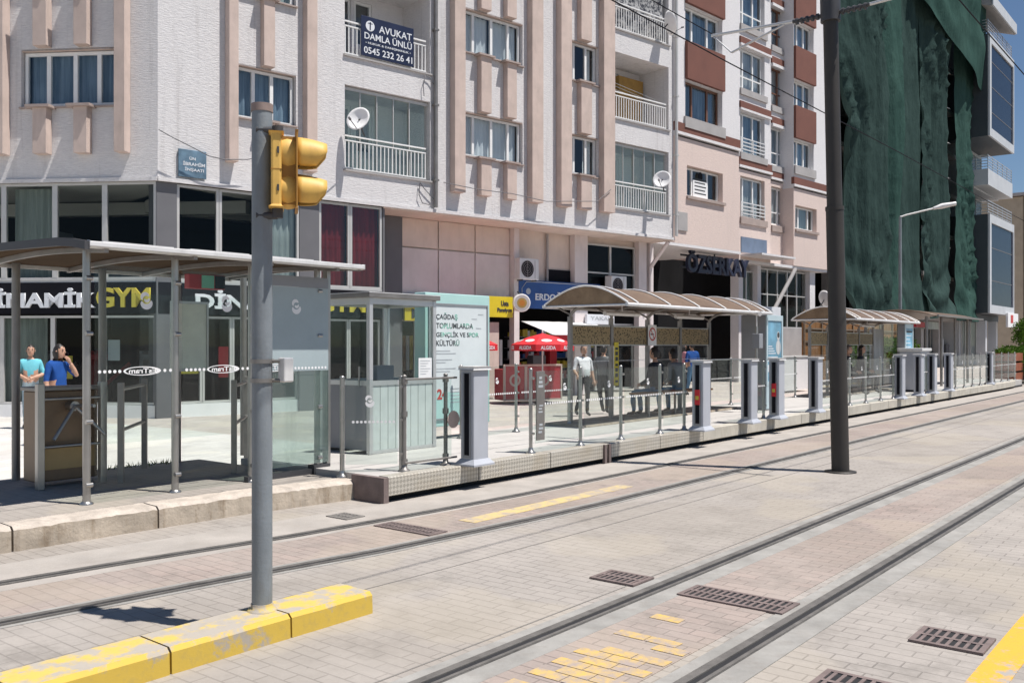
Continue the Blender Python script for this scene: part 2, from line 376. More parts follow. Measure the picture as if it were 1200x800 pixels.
def roof_mat():
    t = NT('bronze_polycarbonate'); v = t.pos(rot=-ROT); n = t.noise(v, 1.3, 5, .65)
    w = t.new('TexWave'); w.bands_direction = 'X'; w.inputs['Scale'].default_value = 22; w.inputs['Distortion'].default_value = .3; t.ln(v, w.inputs['Vector'])
    c = t.mix(t.ramp(n,.35,.7), (.15,.1,.07), (.26,.18,.125)); c = t.mix(t.mul(w.outputs['Fac'],.3), c, (.12,.08,.055))
    d = t.new('BsdfPrincipled'); t.ln(c, d.inputs['Base Color']); d.inputs['Roughness'].default_value = .45
    tl = t.new('BsdfTranslucent'); t.ln(t.mix(.4, c, (.4,.22,.1)), tl.inputs[0]); x = t.new('MixShader'); x.inputs[0].default_value = .16
    t.ln(d.outputs[0], x.inputs[1]); t.ln(tl.outputs[0], x.inputs[2]); t.ln(x.outputs[0], t.out.inputs['Surface']); return t.m
M['polycarb'] = roof_mat(); 
def endcarb():
    t = NT('tan_polycarbonate'); n = t.noise(t.pos(), 3.2, 5, .65); c = t.mix(t.ramp(n,.3,.7), (.2,.13,.075), (.4,.28,.17))
    d = t.new('BsdfPrincipled'); t.ln(c, d.inputs['Base Color']); d.inputs['Roughness'].default_value = .4; tl = t.new('BsdfTranslucent'); t.ln(c, tl.inputs[0])
    x = t.new('MixShader'); x.inputs[0].default_value = .4; t.ln(d.outputs[0], x.inputs[1]); t.ln(tl.outputs[0], x.inputs[2]); t.ln(x.outputs[0], t.out.inputs['Surface']); return t.m
M['endcarb'] = endcarb()
def net_mat(name, a, b):
    t = NT(name); v = t.pos(); n = t.noise(v, .35, 5, .6); f = t.noise(t.pos(scale=(1,1,.3)), 2.2, 5, .7); g = t.noise(v, 60, 2)
    c = t.mix(t.ramp(n,.35,.65), a, b); c = t.mix(t.mul(t.ramp(f,.45,.75),.35), c, sh(a,.6))
    d = t.new('BsdfDiffuse'); t.ln(c, d.inputs[0]); tl = t.new('BsdfTranslucent'); t.ln(c, tl.inputs[0])
    bp = t.new('Bump'); bp.inputs['Strength'].default_value = .6; bp.inputs['Distance'].default_value = .25; t.ln(f, bp.inputs['Height']); t.ln(bp.outputs[0], d.inputs['Normal'])
    x = t.new('MixShader'); x.inputs[0].default_value = .2; t.ln(d.outputs[0], x.inputs[1]); t.ln(tl.outputs[0], x.inputs[2])
    t.ln(x.outputs[0], t.out.inputs['Surface']); return t.m
M['net'] = net_mat('green_debris_netting', (.038,.064,.059), (.058,.096,.088))
M['net2'] = net_mat('paler_debris_netting', (.042,.086,.075), (.062,.12,.103))
def leaf_mat():
    t = NT('leaves'); n = t.noise(t.pos(), 3, 4)
    c = t.mix(t.ramp(n,.3,.7), (.03,.075,.012), (.1,.17,.03))
    d = t.new('BsdfDiffuse'); t.ln(c, d.inputs[0]); tl = t.new('BsdfTranslucent'); t.ln(c, tl.inputs[0]); x = t.new('MixShader'); x.inputs[0].default_value = .3
    t.ln(d.outputs[0], x.inputs[1]); t.ln(tl.outputs[0], x.inputs[2]); t.ln(x.outputs[0], t.out.inputs['Surface']); return t.m
M['leaf'] = leaf_mat()

def text_mesh(body, bold=0.0, ext=.004):
    cu = bpy.data.curves.new('lettering', 'FONT'); cu.body = body; cu.size = 1; cu.extrude = ext; cu.offset = bold; cu.resolution_u = 3
    o = bpy.data.objects.new('lettering', cu); C.objects.link(o)
    bpy.context.view_layer.update(); dg = bpy.context.evaluated_depsgraph_get()
    me = bpy.data.meshes.new_from_object(o.evaluated_get(dg)); bpy.data.objects.remove(o); bpy.data.curves.remove(cu); return me
def letter(parent, body, x0, x1, z0, z1, y, m, name='lettering', bold=0.012, mirror=False, thick=.01, seg=None):
    me = text_mesh(body, bold); xs = [v.co.x for v in me.vertices]; ys = [v.co.y for v in me.vertices]
    a, b, c, d = min(xs), max(xs), min(ys), max(ys)
    for v in me.vertices:
        X = (v.co.x-a)/(b-a)
        if mirror: X = 1-X
        v.co = (x0+(x1-x0)*X, y-thick*(v.co.z > 0), z0+(z1-z0)*(v.co.y-c)/(d-c))
    if mirror: me.flip_normals()
    me.materials.clear(); me.materials.append(m)
    o = bpy.data.objects.new(name, me); C.objects.link(o); o.parent = parent; return o
# ================================================================== ground, tracks, pavements
g = MB(); g.quad((-900,-900,-.03),(900,-900,-.03),(900,900,-.03),(-900,900,-.03)); struct(g.build('ground', M['asphalt']))
OFFT = [(-60,9),(-20,3.6),(-8,1.75),(-3,1.1),(0,.78),(2,.55),(2.73,.47),(3.6,.38),(4.5,.25),(5,.18),(6.7,.05),(8,0),(300,0)]
def offt(s):
    for (a,x),(b,y) in zip(OFFT, OFFT[1:]):
        if a <= s <= b: return x+(y-x)*(s-a)/(b-a)
    return 0
SS = [-40,-20,-12,-8,-5,-3,-1.5,0]+[i*.5 for i in range(1,20)]+[10,14,20,30,45,70,110,160]
def ribbon(name, t0, t1, z, m, curve=0.0, drop=.02, ss=None, add=None):
    b = add or MB(); ss = ss or SS; n = len(ss); vs = []
    for s in ss:
        o = offt(s)*curve
        for (t, zz) in ((t0,z-drop),(t0,z),(t1,z),(t1,z-drop)): vs.append(S(s, t+o, zz))
    fs = []
    for i in range(n-1):
        for j in range(3): fs.append((i*4+j, (i+1)*4+j, (i+1)*4+j+1, i*4+j+1))
    fs += [(0,1,2,3), (4*n-4,4*n-1,4*n-2,4*n-3)]
    b.add(vs, fs)
    return b if add else struct(b.build(name, m))
def sheet(name, pts, z, m):
    b = MB(); b.add([S(s,t,z) for s,t in pts], [tuple(range(len(pts)))]); return struct(b.build(name, m))
sheet('street_paving', [(-45,-25),(170,-25),(170,7.3),(-45,9.5)], 0, M['paving'])
# near track: bed, concrete strips, rails
TL, TR, FN, FF = 3.14, 2.14, 5.25, 6.25
ribbon('track_bed', TR+.2, TL-.2, .004, M['pink'])
for nm, t in (('near', TL), ('near', TR)):
    ribbon('rail_bedding_strip', t-.2, t+.14, .005, M['strip'])
ribbon('far_track_bed', FN+.13, FF-.1, .004, M['pink'], 1)
ribbon('rail_bedding_strip', FN-.1, FN+.13, .005, M['strip'], 1)
ribbon('track_side_concrete', FF-.1, 6.98, .005, M['concrete'], .75)
for t, cv in ((TL,0),(TR,0),(FN,1),(FF,1)):
    b = MB(); b.mat = 1; wd = .045 if t == TR else .065; ribbon('', t-.06, t+wd, .009, None, cv, add=b); b.mat = 0; ribbon('', t+.002, t+.052, .016, None, cv, add=b)
    ribbon('', t-.058, t-.036, .015, None, cv, add=b); b.mat = 2; ribbon('', t-.034, t+.0, .0105, None, cv, add=b)
    struct(b.build('tram_rail', [M['rust'], M['rubber'], M['black']]))
ribbon('paving_joint', 4.59, 4.602, .003, M['joint'], .25)
ribbon('paving_joint', 3.335, 3.345, .003, M['joint'])
# painted marks
ribbon('road_marking', .93, 1.1, .0045, M['yline'], ss=[-5,0,4,5.34,8,12,20,40])
ribbon('road_marking', 5.6, 5.8, .0085, M['yfade'], ss=[6.4,7.5,9.2])
b = MB()
rb = random.Random(11)
for k in range(24):
    s0 = 2.75+k*.1
    for j in range(4):
        t0 = TR+.21+(k%2)*.1+j*.2
        if t0 < TL-.42 and rb.random() < (.85 if k < 15 else .5 if k < 19 else .12): ribbon('', t0, min(t0+.193,TL-.21), .0075, None, drop=.002, ss=[s0, s0+.093], add=b)
struct(b.build('road_marking', M['ybrick']))
# pavements
def slab(name, pts, z0, z1, m):
    b = MB(); n = len(pts); vs = [S(s,t,z0) for s,t in pts]+[S(s,t,z1) for s,t in pts]
    b.add(vs, [tuple(range(n,2*n))]+[(i,(i+1)%n,n+(i+1)%n,n+i) for i in range(n)]); return struct(b.build(name, m))
slab('pavement', [(-45,10.45),(6.55,10.45),(6.55,9.62),(170,9.62),(170,60),(-45,60)], -.02, .05, M['sidewalk'])
sheet('pale_forecourt', [(-45,10.5),(7.2,10.5),(9.6,11),(9.6,16.2),(9,22),(-45,32)], .054, M['pale'])
slab('shelter_pavement', [(-45,9.6),(-20,9.6),(-6,8.35),(0,7.98),(3.1,7.95),(5.4,7.88),(6.6,7.7),(6.6,10.4),(-45,10.4)], -.02, .2, M['paving'])
# worn kerb stones of the low shelter pavement
b = MB(); ks = [-8,-6.9,-5.8,-4.7,-3.6,-2.5,-1.4,-.3,.9,2.1,3.22,4.45,5.6,6.66]
def tk(s):
    for (a,x),(c,y) in zip([(-20,9.3),(-8,8.35),(-3,8.0),(0,7.75),(3.1,7.7),(5.4,7.63),(6.7,7.45)],[(-8,8.35),(-3,8.0),(0,7.75),(3.1,7.7),(5.4,7.63),(6.7,7.45),(9,7.2)]):
        if a <= s <= c: return x+(y-x)*(s-a)/(c-a)
for a, c in zip(ks, ks[1:]):
    n = 26
    for i in range(n):
        s0 = a+.008+(c-a-.016)*i/n; s1 = a+.008+(c-a-.016)*(i+1)/n
        def sec(s):
            j = noise.noise((s*5,1,0))*.014+noise.noise((s*17,1,2))*.012; h = noise.noise((s*7,4,0))*.01+noise.noise((s*19,4,0))*.01
            return [S(s,tk(s)+j,-.01), S(s,tk(s)+.004+j,.17+h), S(s,tk(s)+.035+j,.2+h), S(s,tk(s)+.26,.206+h*.5), S(s,tk(s)+.26,-.01)]
        p, q = sec(s0), sec(s1)
        for k in range(4): b.mat = 1 if k in (1,2) else 0; b.add([p[k],q[k],q[k+1],p[k+1]], [(0,1,2,3)])
        b.mat = 0
        if i == 0: b.add(p, [(0,1,2,3,4)])
        if i == n-1: b.add(q, [(4,3,2,1,0)])
struct(b.build('kerb', [M['kerb'], M['kerbtop']]))
# the tram platform: deck and face panels
PZ = .27
slab('platform', [(6.66,7.16),(6.66,9.6),(41,9.6),(41,7.16)], -.02, PZ-.004, M['deck'])
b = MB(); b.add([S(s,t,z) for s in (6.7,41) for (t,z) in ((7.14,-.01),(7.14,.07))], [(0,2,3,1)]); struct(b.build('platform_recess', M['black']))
b = MB(); cuts = [6.66]+[8.1+1.4*i for i in range(24)]+[41.2]
for i, (a, c) in enumerate(zip(cuts, cuts[1:])):
    b.mat = 0 if a < 13 else 1
    def e(s): return .35*max(0,(s-38)/3)**2
    a2, c2 = a+.008, c-.008
    P = [(7.06,.06),(7.02,.075),(7.02,PZ-.012),(7.032,PZ),(7.17,PZ+.002),(7.17,.06)]
    vs = [S(a2,t+e(a),z) for t,z in P]+[S(c2,t+e(c),z) for t,z in P]
    b.add(vs, [(k,k+6,k+7,k+1) for k in range(5)]+[(0,1,2,3,4,5),(11,10,9,8,7,6)])
struct(b.build('platform_edge', [M['plate'], M['beltconc']]))
b = MB()
for s in (10.75, 10.86): b.M = Matrix.Translation(S(s,7.0,0)) @ Matrix.Rotation(ROT,4,'Z'); b.box(-.025,.025,-.012,.03,.0,.262)
struct(b.build('platform_joint_cover', M['iron']))
b = MB(); b.M = Matrix.Translation(S(6.6,7.0,0)) @ Matrix.Rotation(ROT,4,'Z'); b.box(-.02,.05,.0,.5,-.01,.268); struct(b.build('platform_end_plate', M['iron']))
# drain grates
def grate(label, s0, s1, t0, t1, rows=2, group='drain grates'):
    r = thing('drain_grate', label, 'drain grate', S(s0,t0,.006), None, group); w, l = s1-s0, t1-t0
    p = MB(); p.box(.006,w-.006,.006,l-.006,-.004,.0035); p.build('slot_shadow', M['black'], r)
    f = MB(); e = .03
    f.box(0,w,0,e,-.004,.009); f.box(0,w,l-e,l,-.004,.009); f.box(0,e,e,l-e,-.004,.009); f.box(w-e,w,e,l-e,-.004,.009)
    for k in range(1,rows): y = w*k/rows; f.box(y-.014,y+.014,e,l-e,-.004,.009)
    n = int((l-2*e)/.042)
    for k in range(n):
        y = e+(l-2*e)*(k+.5)/n; 
        for q in range(rows):
            a = max(e, w*q/rows+(.014 if q else 0)); c = min(w-e, w*(q+1)/rows-(.014 if q < rows-1 else 0)); f.box(a,c,y-.009,y+.009,-.004,.008)
    f.build('frame', M['iron'], r); return r
grate('long rusty drain grate between the two near rails', 5.4, 5.69, 2.24, 2.96)
grate('short rusty drain grate just beyond the far side of the nearest tram track', 5.4, 5.68, 3.29, 3.65)
grate('rusty drain grate whose end is splashed by the yellow line', 5.37, 5.69, 1.12, 1.5)
grate('drain grate cut by the bottom edge of the photo', 4.3, 4.63, 1.34, 1.68)
grate('long dark drain grate between the rails of the platform track', 5.72, 5.95, 5.52, 6.22)
gd = grate('small dusty drain grate in the concrete below the low kerb', 5.75, 5.98, 6.62, 6.92)
for ch in gd.children: ch.data.materials[0] = M['joint'] if ch.name.startswith('frame') else M['rubber']
# yellow kerb island
r = thing('yellow_kerb', 'chipped yellow painted kerb along the near side of the traffic light', 'kerb', S(3.88,4.22,0))
xs = [0,-.62,-1.36,-2.1,-2.85,-3.6,-4.35,-5.1,-6,-7,-8]
for a, c in zip(xs, xs[1:]):
    b = MB(); n = 8
    for i in range(n):
        x0 = a-.006-(a-c-.012)*i/n; x1 = a-.006-(a-c-.012)*(i+1)/n
        def sec(x): 
            j = noise.noise((x*6,0,3))*.006; q = noise.noise((x*11,2,3))*.008
            return [(x,j,-.01),(x,.004+j,.11+q),(x,.028+j,.133+q*.4),(x,.3,.136),(x,.3,-.01)]
        p, q = sec(x0), sec(x1)
        for k in range(4):
            b.mat = 1 if k == 2 else 0; b.add([p[k],p[k+1],q[k+1],q[k]], [(0,1,2,3)])
        if i == 0: b.mat = 0; b.add(p, [(0,4,3,2,1)])
        if i == n-1: b.mat = 0; b.add(q, [(0,1,2,3,4)])
    b.build('kerb_stone', [M['yellow'], M['yellowtop']], r)

# ================================================================== traffic light
r = thing('traffic_light', 'grey traffic light pole with a yellow two-lamp signal turned away', 'traffic light', S(3.22,4.4,.135)+Vector((-.022,0,0)))
b = MB(); b.tube([(0,0,0),(0,0,2.84)], .0575, 20); b.build('pole', M['polegrey'], r)
b = MB(); b.tube([(0,0,2.84),(0,0,2.885)], .061, 20); b.build('pole_cap', mat('rusty_cap', (.25,.19,.17), .7, 0, .2, 12), r)
b = MB(); b.lathe([(.085,0),(.08,.01),(.064,.016),(.0625,.04)], 18); b.build('base_collar', M['yellowtop'], r)
r2 = ROT
hw, hh, zc = .115, .235, 2.5          # the head's +x looks along the street, away from the camera
hb = MB(); hb.prism([(-.1,-hw),(-.035,-hw),(-.035,hw),(-.1,hw)], zc-hh, zc+hh, 'xy')
head = hb.build('signal_head', M['signalyellow'], r, .014, (.08,-.125,.27), -ROT+R(14)); head.scale = (.89,)*3
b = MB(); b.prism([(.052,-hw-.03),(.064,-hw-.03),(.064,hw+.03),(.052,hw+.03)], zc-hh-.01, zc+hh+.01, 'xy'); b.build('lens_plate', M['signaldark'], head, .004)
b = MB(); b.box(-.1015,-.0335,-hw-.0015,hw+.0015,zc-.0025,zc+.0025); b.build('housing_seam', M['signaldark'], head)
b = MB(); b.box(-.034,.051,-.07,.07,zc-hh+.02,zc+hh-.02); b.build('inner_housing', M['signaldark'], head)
for dz in (.118,-.118):
    d = MB(); n = 20; prof = [(-.036,.1),(-.0,.108),(.03,.104),(.051,.098)]
    vs = [(x, rr*math.cos(2*math.pi*j/n), zc+dz+rr*(math.sin(2*math.pi*j/n) if math.sin(2*math.pi*j/n) > 0 else 1.12*math.sin(2*math.pi*j/n))) for x, rr in prof for j in range(n)]
    d.add(vs, [(i*n+j,i*n+(j+1)%n,(i+1)*n+(j+1)%n,(i+1)*n+j) for i in range(3) for j in range(n)], True); d.build('lamp_barrel', M['signalyellow'], head)
    v = MB(); n = 26
    def vis(u, w, dz=dz):
        a = math.radians(-50+280*u); lo = max(0,-math.sin(a)+.15); L = (.185-.07*lo)*w
        rr = .108-.022*w*w
        return (.064+L, rr*math.cos(a), zc+dz+rr*math.sin(a)-.012*w)
    v.grid(n,6,vis); o = v.build('visor', M['signalyellow'], head); md = o.modifiers.new('solid','SOLIDIFY'); md.thickness = .006
    sm_ = MB(); sm_.box(-.062,-.05,-hw-.006,-hw+.002,zc+dz-.02,zc+dz+.02); sm_.build('latch', M['dark'], head)
    l = MB(); l.lathe([(0.001,0),(.07,0),(.088,-.012)], 18); le = l.build('lens', M['signblack'], head); le.rotation_euler = (0,R(90),0); le.location = (.08,0,zc+dz)
b = MB(); b.tube([(-.19,.02,zc+hh+.03),(-.06,.0,zc+hh+.03)], .024, 8); b.tube([(-.06,0,zc+hh-.01),(-.06,0,zc+hh+.055)], .035, 10); b.build('upper_bracket', M['dark'], head)
b = MB(); b.tube([(-.19,.02,zc-hh-.045),(-.06,.0,zc-hh-.045)], .024, 8); b.tube([(-.06,0,zc-hh-.06),(-.06,0,zc-hh+.01)], .035, 10); b.build('lower_bracket', M['dark'], head)
cb = MB(); cb.box(.052,.12,-.135,-.075,1.3,1.44); o = cb.build('control_box', M['gutter'], r, .008)
for z in (1.31,1.42): b = MB(); b.tube([(0,0,z-.012),(0,0,z+.012)], .066, 20); b.tube([(0,0,z),(.06,-.09,z)], .012, 6); b.build('clamp_band', M['steeld'], r)

# ================================================================== catenary pole and wires
r = thing('catenary_pole', 'tall dark brown steel pole between the two tram tracks carrying the overhead wire arms', 'utility pole', S(11.95,4.17,0))
ln = lambda z: (-.0135*z*math.sin(0)-.0137*z*DS.x, .0137*z*-DN.x, z)
def lean(z): p = Vector((-.022*z,0,0)); return (p.dot(DS), p.dot(DN), z)
b = MB(); b.tube([lean(0), lean(3.4)], .112, 18); b.tube([lean(3.38), lean(3.43)], .118, 18); b.build('pole', M['polebrown'], r)
b = MB(); b.tube([lean(3.43), lean(9)], [.098,.088], 18); b.build('upper_pole', M['polebrown'], r)
b = MB(); b.lathe([(.2,0),(.2,.015),(.125,.02)], 18); b.build('base_plate', M['polebrown'], r)
lx, ly, _ = lean(5.9)
def arm(t0, t1, lab):
    sg = 1 if t1 > t0 else -1
    b = MB(); b.tube([(lx,ly+sg*.45,5.93),(lx,t1-4.17,5.99)], .022, 8); a = b.build('bracket_arm', M['alu'], r)
    b = MB(); b.tube([(lx,ly,5.91),(lx,ly+sg*.22,5.915)], .02, 8)
    for k in range(5): b.tube([(lx,ly+sg*(.15+.07*k),5.92),(lx,ly+sg*(.18+.07*k),5.92)], .042, 10)
    b.tube([(lx,ly+sg*.12,5.92),(lx,ly+sg*.5,5.93)], .026, 8); b.build('insulator', M['dark'], a)
    if sg < 0: return
    b = MB(); b.tube([(lx,ly+sg*.62,5.92),(lx-.1,t1-4.17-sg*.35,5.66)], .016, 6); b.tube([(lx-.1,t1-4.17-sg*.35,5.66),(lx,t1-4.17,6.0)], .01, 6); b.build('steady_arm', M['alu'], a)
arm(4.17, 5.95, ''); arm(4.17, 2.3, '')
b = MB(); b.tube([lean(5.82),lean(6.12)], .125, 16); b.build('arm_clamp', M['dark'], r)
def wire(label, pts, rad=.0085):
    b = MB(); b.tube(pts, rad, 6); return tag(b.build('overhead_wire', M['signblack']), label, 'overhead wire', 'overhead wires')
wire('lower contact wire running above the platform track', [S(s,5.75,5.62+.02*math.cos(s*.3)) for s in range(-20,120,4)])
wire('contact wire above the nearest tram track crossing the sky at the top right', [S(s,2.64,5.62+.02*math.cos(s*.3)) for s in range(-20,120,4)])
wire('thin wire joining the pole bracket arm from the left', [S(11.9-1.3*k, 5.95+.02*k, 6.02+.07*k*(k/12)) for k in range(13)], .007)

# ================================================================== slim street lamp behind the platform
r = thing('street_lamp', 'slim grey street lamp with one arm in front of the green netting', 'street lamp', S(34.5,9.9,.12))
b = MB(); b.tube([(0,0,0),(0,0,6.1)], [.07,.045], 10); b.build('pole', M['polegrey'], r)
ax = Vector((1.9,-.2,.45)); v = Vector((ax.x*DS.x+ax.y*DS.y, ax.x*DN.x+ax.y*DN.y, ax.z))
b = MB(); b.tube([(0,0,6.1),v*.12+Vector((0,0,6.12)),v*.62+Vector((0,0,6.12))], .03, 8); b.build('arm', M['gutter'], r)
b = MB(); b.tube([v*.6+Vector((0,0,6.12)),v*.75+Vector((0,0,6.13)),v*1.0+Vector((0,0,6.1))], [.05,.1,.07], 10); b.build('lamp_head', M['gutter'], r)

# ================================================================== helpers for platform furniture
def post_mb(b, x, y, h, rad=.024, base=True):
    b.tube([(x,y,0),(x,y,h)], rad, 12); b.lathe([(rad+.004,h),(rad+.004,h+.01),(.006,h+.022)], 12, (x,y,0))
    if base: b.lathe([(.065,0),(.065,.012),(.035,.03),(rad+.004,.07)], 14, (x,y,0))
def emblem(b, c, r, n=None, flip=1):
    """the small white bird-like swirl stuck on the panes (lies in xz at y=c[1])"""
    x0, y, z0 = c
    def ring(a0, a1, ro, ri, ox, oz, k=12):
        vs = []
        for i in range(k+1):
            a = math.radians(a0+(a1-a0)*i/k); w = math.sin(math.pi*i/k)**.6
            rm = (ro+ri)/2; hw = (ro-ri)/2*max(.08,w)
            for q in (rm+hw, rm-hw): vs.append((x0+flip*(ox+q*math.cos(a)), y, z0+oz+q*math.sin(a)))
        b.add(vs, [(2*i,2*i+1,2*i+3,2*i+2) for i in range(k)])
    ring(175, 375, r, r*.3, 0, -.05*r, 14); ring(20, 215, r*.75, r*.25, -.12*r, .42*r, 12); ring(185,380,r*.5,r*.1,.05*r,.32*r, 10)
def dots(b, x0, x1, y, z, rad=.013, gap=.045):
    n = max(1,int((x1-x0)/gap))
    for i in range(n): b.disc((x0+(i+.5)*(x1-x0)/n, y, z), rad, 10)
def oval_logo(parent, cx, y, z, w=.38, h=.085):
    """oval tram logo seen from behind, so the letters run backwards"""
    b = MB(); n = 28; vs = []
    for j in range(n):
        a = 2*math.pi*j/n
        for q in (1,.82): vs.append((cx+w/2*q*math.cos(a)+(0 if q == 1 else -.012), y, z+h/2*q*math.sin(a)))
    b.add(vs, [(2*j,2*j+1,(2*j+3)%(2*n),(2*j+2)%(2*n)) for j in range(n)]); o = b.build('oval_logo', M['decal'], parent)
    letter(parent, 'EsTram', cx-w*.36, cx+w*.36, z-h*.26, z+h*.3, y-.002, M['decal'], 'lettering', .02, True, .001)

# ---- platform glass barriers: one thing per run between two gate pillars
def barrier(label, s0, t0, posts, h=1.06, z=PZ, t1=None, glass=True, emb=True, rail=False, loc_rot=None, group='glass barriers', extra=0):
    r = thing('glass_barrier', label, 'barrier', S(s0,t0,z), loc_rot, group)
    for x in posts:
        b = MB(); post_mb(b, x, 0, h); 
        for zz in (.25,.62,.95): b.tube([(x,-.055,zz),(x,.0,zz)], .017, 8)
        b.build('post', M['steel'], r)
    segs = list(zip(posts, posts[1:]))
    for a, c in segs:
        b = MB(); b.box(a+.03,c-.03,-.052,-.042,.12,1.04); p = b.build('glass_panel', M['glassf'], r)
        d = MB(); dots(d, a+.06, c-.06, -.0535, .62, .016, .05); d.build('dotted_stripe', M['decal'], p)
        if emb: d = MB(); emblem(d, ((a+c)/2+.12, -.0535, .82), .045); d.build('emblem', M['decal'], p)
    if rail:
        b = MB(); b.tube([(posts[0],-.02,h-.02),(posts[-1],-.02,h-.02)], .014, 8); b.build('handrail', M['steel'], r)
    return r
r = thing('glass_barrier', 'short angled glass barrier at the near end of the platform with one emblem', 'barrier', S(6.65,7.73,.21), math.atan2((S(7.1,7.28)-S(6.65,7.73)).y, (S(7.1,7.28)-S(6.65,7.73)).x), 'glass barriers')
for x in (0,.64):
    b = MB(); post_mb(b, x, 0, 1.08, .026)
    for zz in (.25,.62,.98): b.tube([(x,-.055,zz),(x,.0,zz)], .018, 8)
    b.build('post', M['steel'], r)
b = MB(); b.box(.04,.6,-.052,-.042,.14,1.06); p = b.build('glass_panel', M['glassf'], r)
d = MB(); dots(d, .1,.58,-.0535,.6,.015,.042); d.build('dotted_stripe', M['decal'], p); d = MB(); emblem(d,(.3,-.0535,.82),.06); d.build('emblem', M['decal'], p)
# sliding gate beside the first pillar
r = thing('glass_gate', 'glass sliding gate with thin rails running into the nearest grey gate pillar', 'gate', S(7.1,7.2,PZ))
b = MB(); b.box(.02,.72,-.006,.006,.1,1.0); b.build('glass_panel', M['glassf'], r)
for nm, z in (('top_rail',1.0),('bottom_rail',.09)): b = MB(); b.tube([(-.02,0,z),(.76,-.05,z)], .012, 8); b.build(nm, M['steeld'], r)
for x in (0.0,.66):
    b = MB(); post_mb(b, x, .03, 1.03, .024)
    for zz in (.1,.62,.98): b.tube([(x,.03,zz-.03),(x,.03,zz+.03)], .036, 8)
    b.build('post', M['steeld'], r)
b = MB(); b.disc((.73,-.03,.52), .1, 18); b.disc((.73,-.026,.52),.1,18); b.build('round_handle_plate', M['pil'], r)

def pillar_proto():
    r = thing('gate_pillar', 'x', 'gate pillar', (0,0,0), None, 'grey gate pillars along the platform edge')
    b = MB(); b.box(-.13,.13,-.09,.11,.05,1.09); b.build('body', M['pillar'], r, .012)
    b = MB(); b.prism([(-.15,-.11),(.15,-.11),(.15,.13),(-.15,.13)], 1.09, 1.13, 'xy'); b.build('cap', M['gutter'], r, .01)
    b = MB(); vs = []
    for z, e in ((0,.05),(.02,.05),(.075,.004)):
        vs += [(-.13-e,-.09-e,z),(.13+e,-.09-e,z),(.13+e,.11+e,z),(-.13-e,.11+e,z)]
    b.add(vs, [(0,1,5,4),(1,2,6,5),(2,3,7,6),(3,0,4,7),(4,5,9,8),(5,6,10,9),(6,7,11,10),(7,4,8,11),(8,9,10,11)]); b.build('plinth', M['pillar'], r)
    b = MB(); b.box(-.137,-.128,-.05,.07,.09,1.06); sl = b.build('gate_slot', M['pillars'], r)
    b = MB(); b.box(-.1405,-.136,-.025,.045,.12,1.05); b.build('slot_opening', M['signblack'], sl)
    return r
P0 = pillar_proto()
pl = [(7.98,6.97,'nearest grey gate pillar, in front of the advertising light box'), (13.42,6.9,'grey gate pillar with a red sticker at the end of the long glass barrier'),
 (15.22,6.9,'grey gate pillar just before the tall advertising column, left of a short glass panel'), (16.42,6.9,'grey gate pillar with a red sticker beside the blue advertising column'),
 (18.5,6.95,'grey gate pillar standing alone just left of the tall dark pole'), (24.4,7.0,'grey gate pillar in front of the narrow blue advertising column under the farther arched shelter'),
 (26.1,7.0,'grey gate pillar just right of the narrow blue advertising column'), (27.5,7.02,'grey gate pillar in front of the grey metal cabinet'),
 (29.4,7.05,'grey gate pillar at the near end of the flat-roofed far shelter'), (35.3,7.15,'farthest grey gate pillar near the end of the platform')]
for i, (s, t, lab) in enumerate(pl):
    o = P0 if i == 0 else copy_tree(P0); o.location = S(s,t,PZ); o['label'] = lab
    if 'red sticker' in lab:
        b = MB(); b.box(-.152,-.139,-.035,.05,.42,.66); st = b.build('red_sticker', M['red'], o, .004); b = MB(); b.box(-.1545,-.151,-.02,.035,.5,.56); b.build('yellow_patch', M['letyellow'], st)
barrier('long glass barrier with a dark information plate in front of the first arched shelter', 9.28, 7.17, [0,1.11,2.14,3.27,4.05])
r = [o for o in C.objects if o.name.startswith('glass_barrier')][-1]
b = MB(); b.box(.03,.2,-.075,-.058,.16,1.04); pn = b.build('information_plate', M['steeld'], r, .004)
b = MB()
for i, (z0,z1) in enumerate(((.82,.98),(.5,.62),(.24,.38))):
    for k in range(3): b.box(.06+.01*k,.16-.012*((k+i)%3),-.0775,-.0755,z0+(z1-z0)*k/3+.01,z0+(z1-z0)*(k+1)/3-.01)
b.build('pictograms', M['letgrey'], pn)
barrier('single glass panel between two gate pillars beside the advertising column', 15.42, 7.1, [0,.42,.84], emb=False)
barrier('glass barrier behind the tall dark pole in front of the farther arched shelter', 18.8, 7.12, [0,1.1,2.2,3.3,4.4,5.4])
barrier('short glass barrier in front of the grey metal cabinet', 26.35, 7.15, [0,.5,1.0], emb=False)
barrier('glass barrier in front of the flat-roofed far shelter', 29.7, 7.2, [0,1.1,2.2,3.3,4.4,5.3])
barrier('last glass barrier at the far end of the platform', 35.6, 7.3, [0,1.2,2.4,3.6,4.8], emb=False)
barrier('rear glass barrier before the red umbrella with dotted stripes and two emblems', 10.1, 9.1, [0,1.3,2.75])
barrier('rear glass barrier behind the blue advertising column', 18.3, 9.35, [0,1.3,2.6,3.9,5.1], emb=False, rail=True)

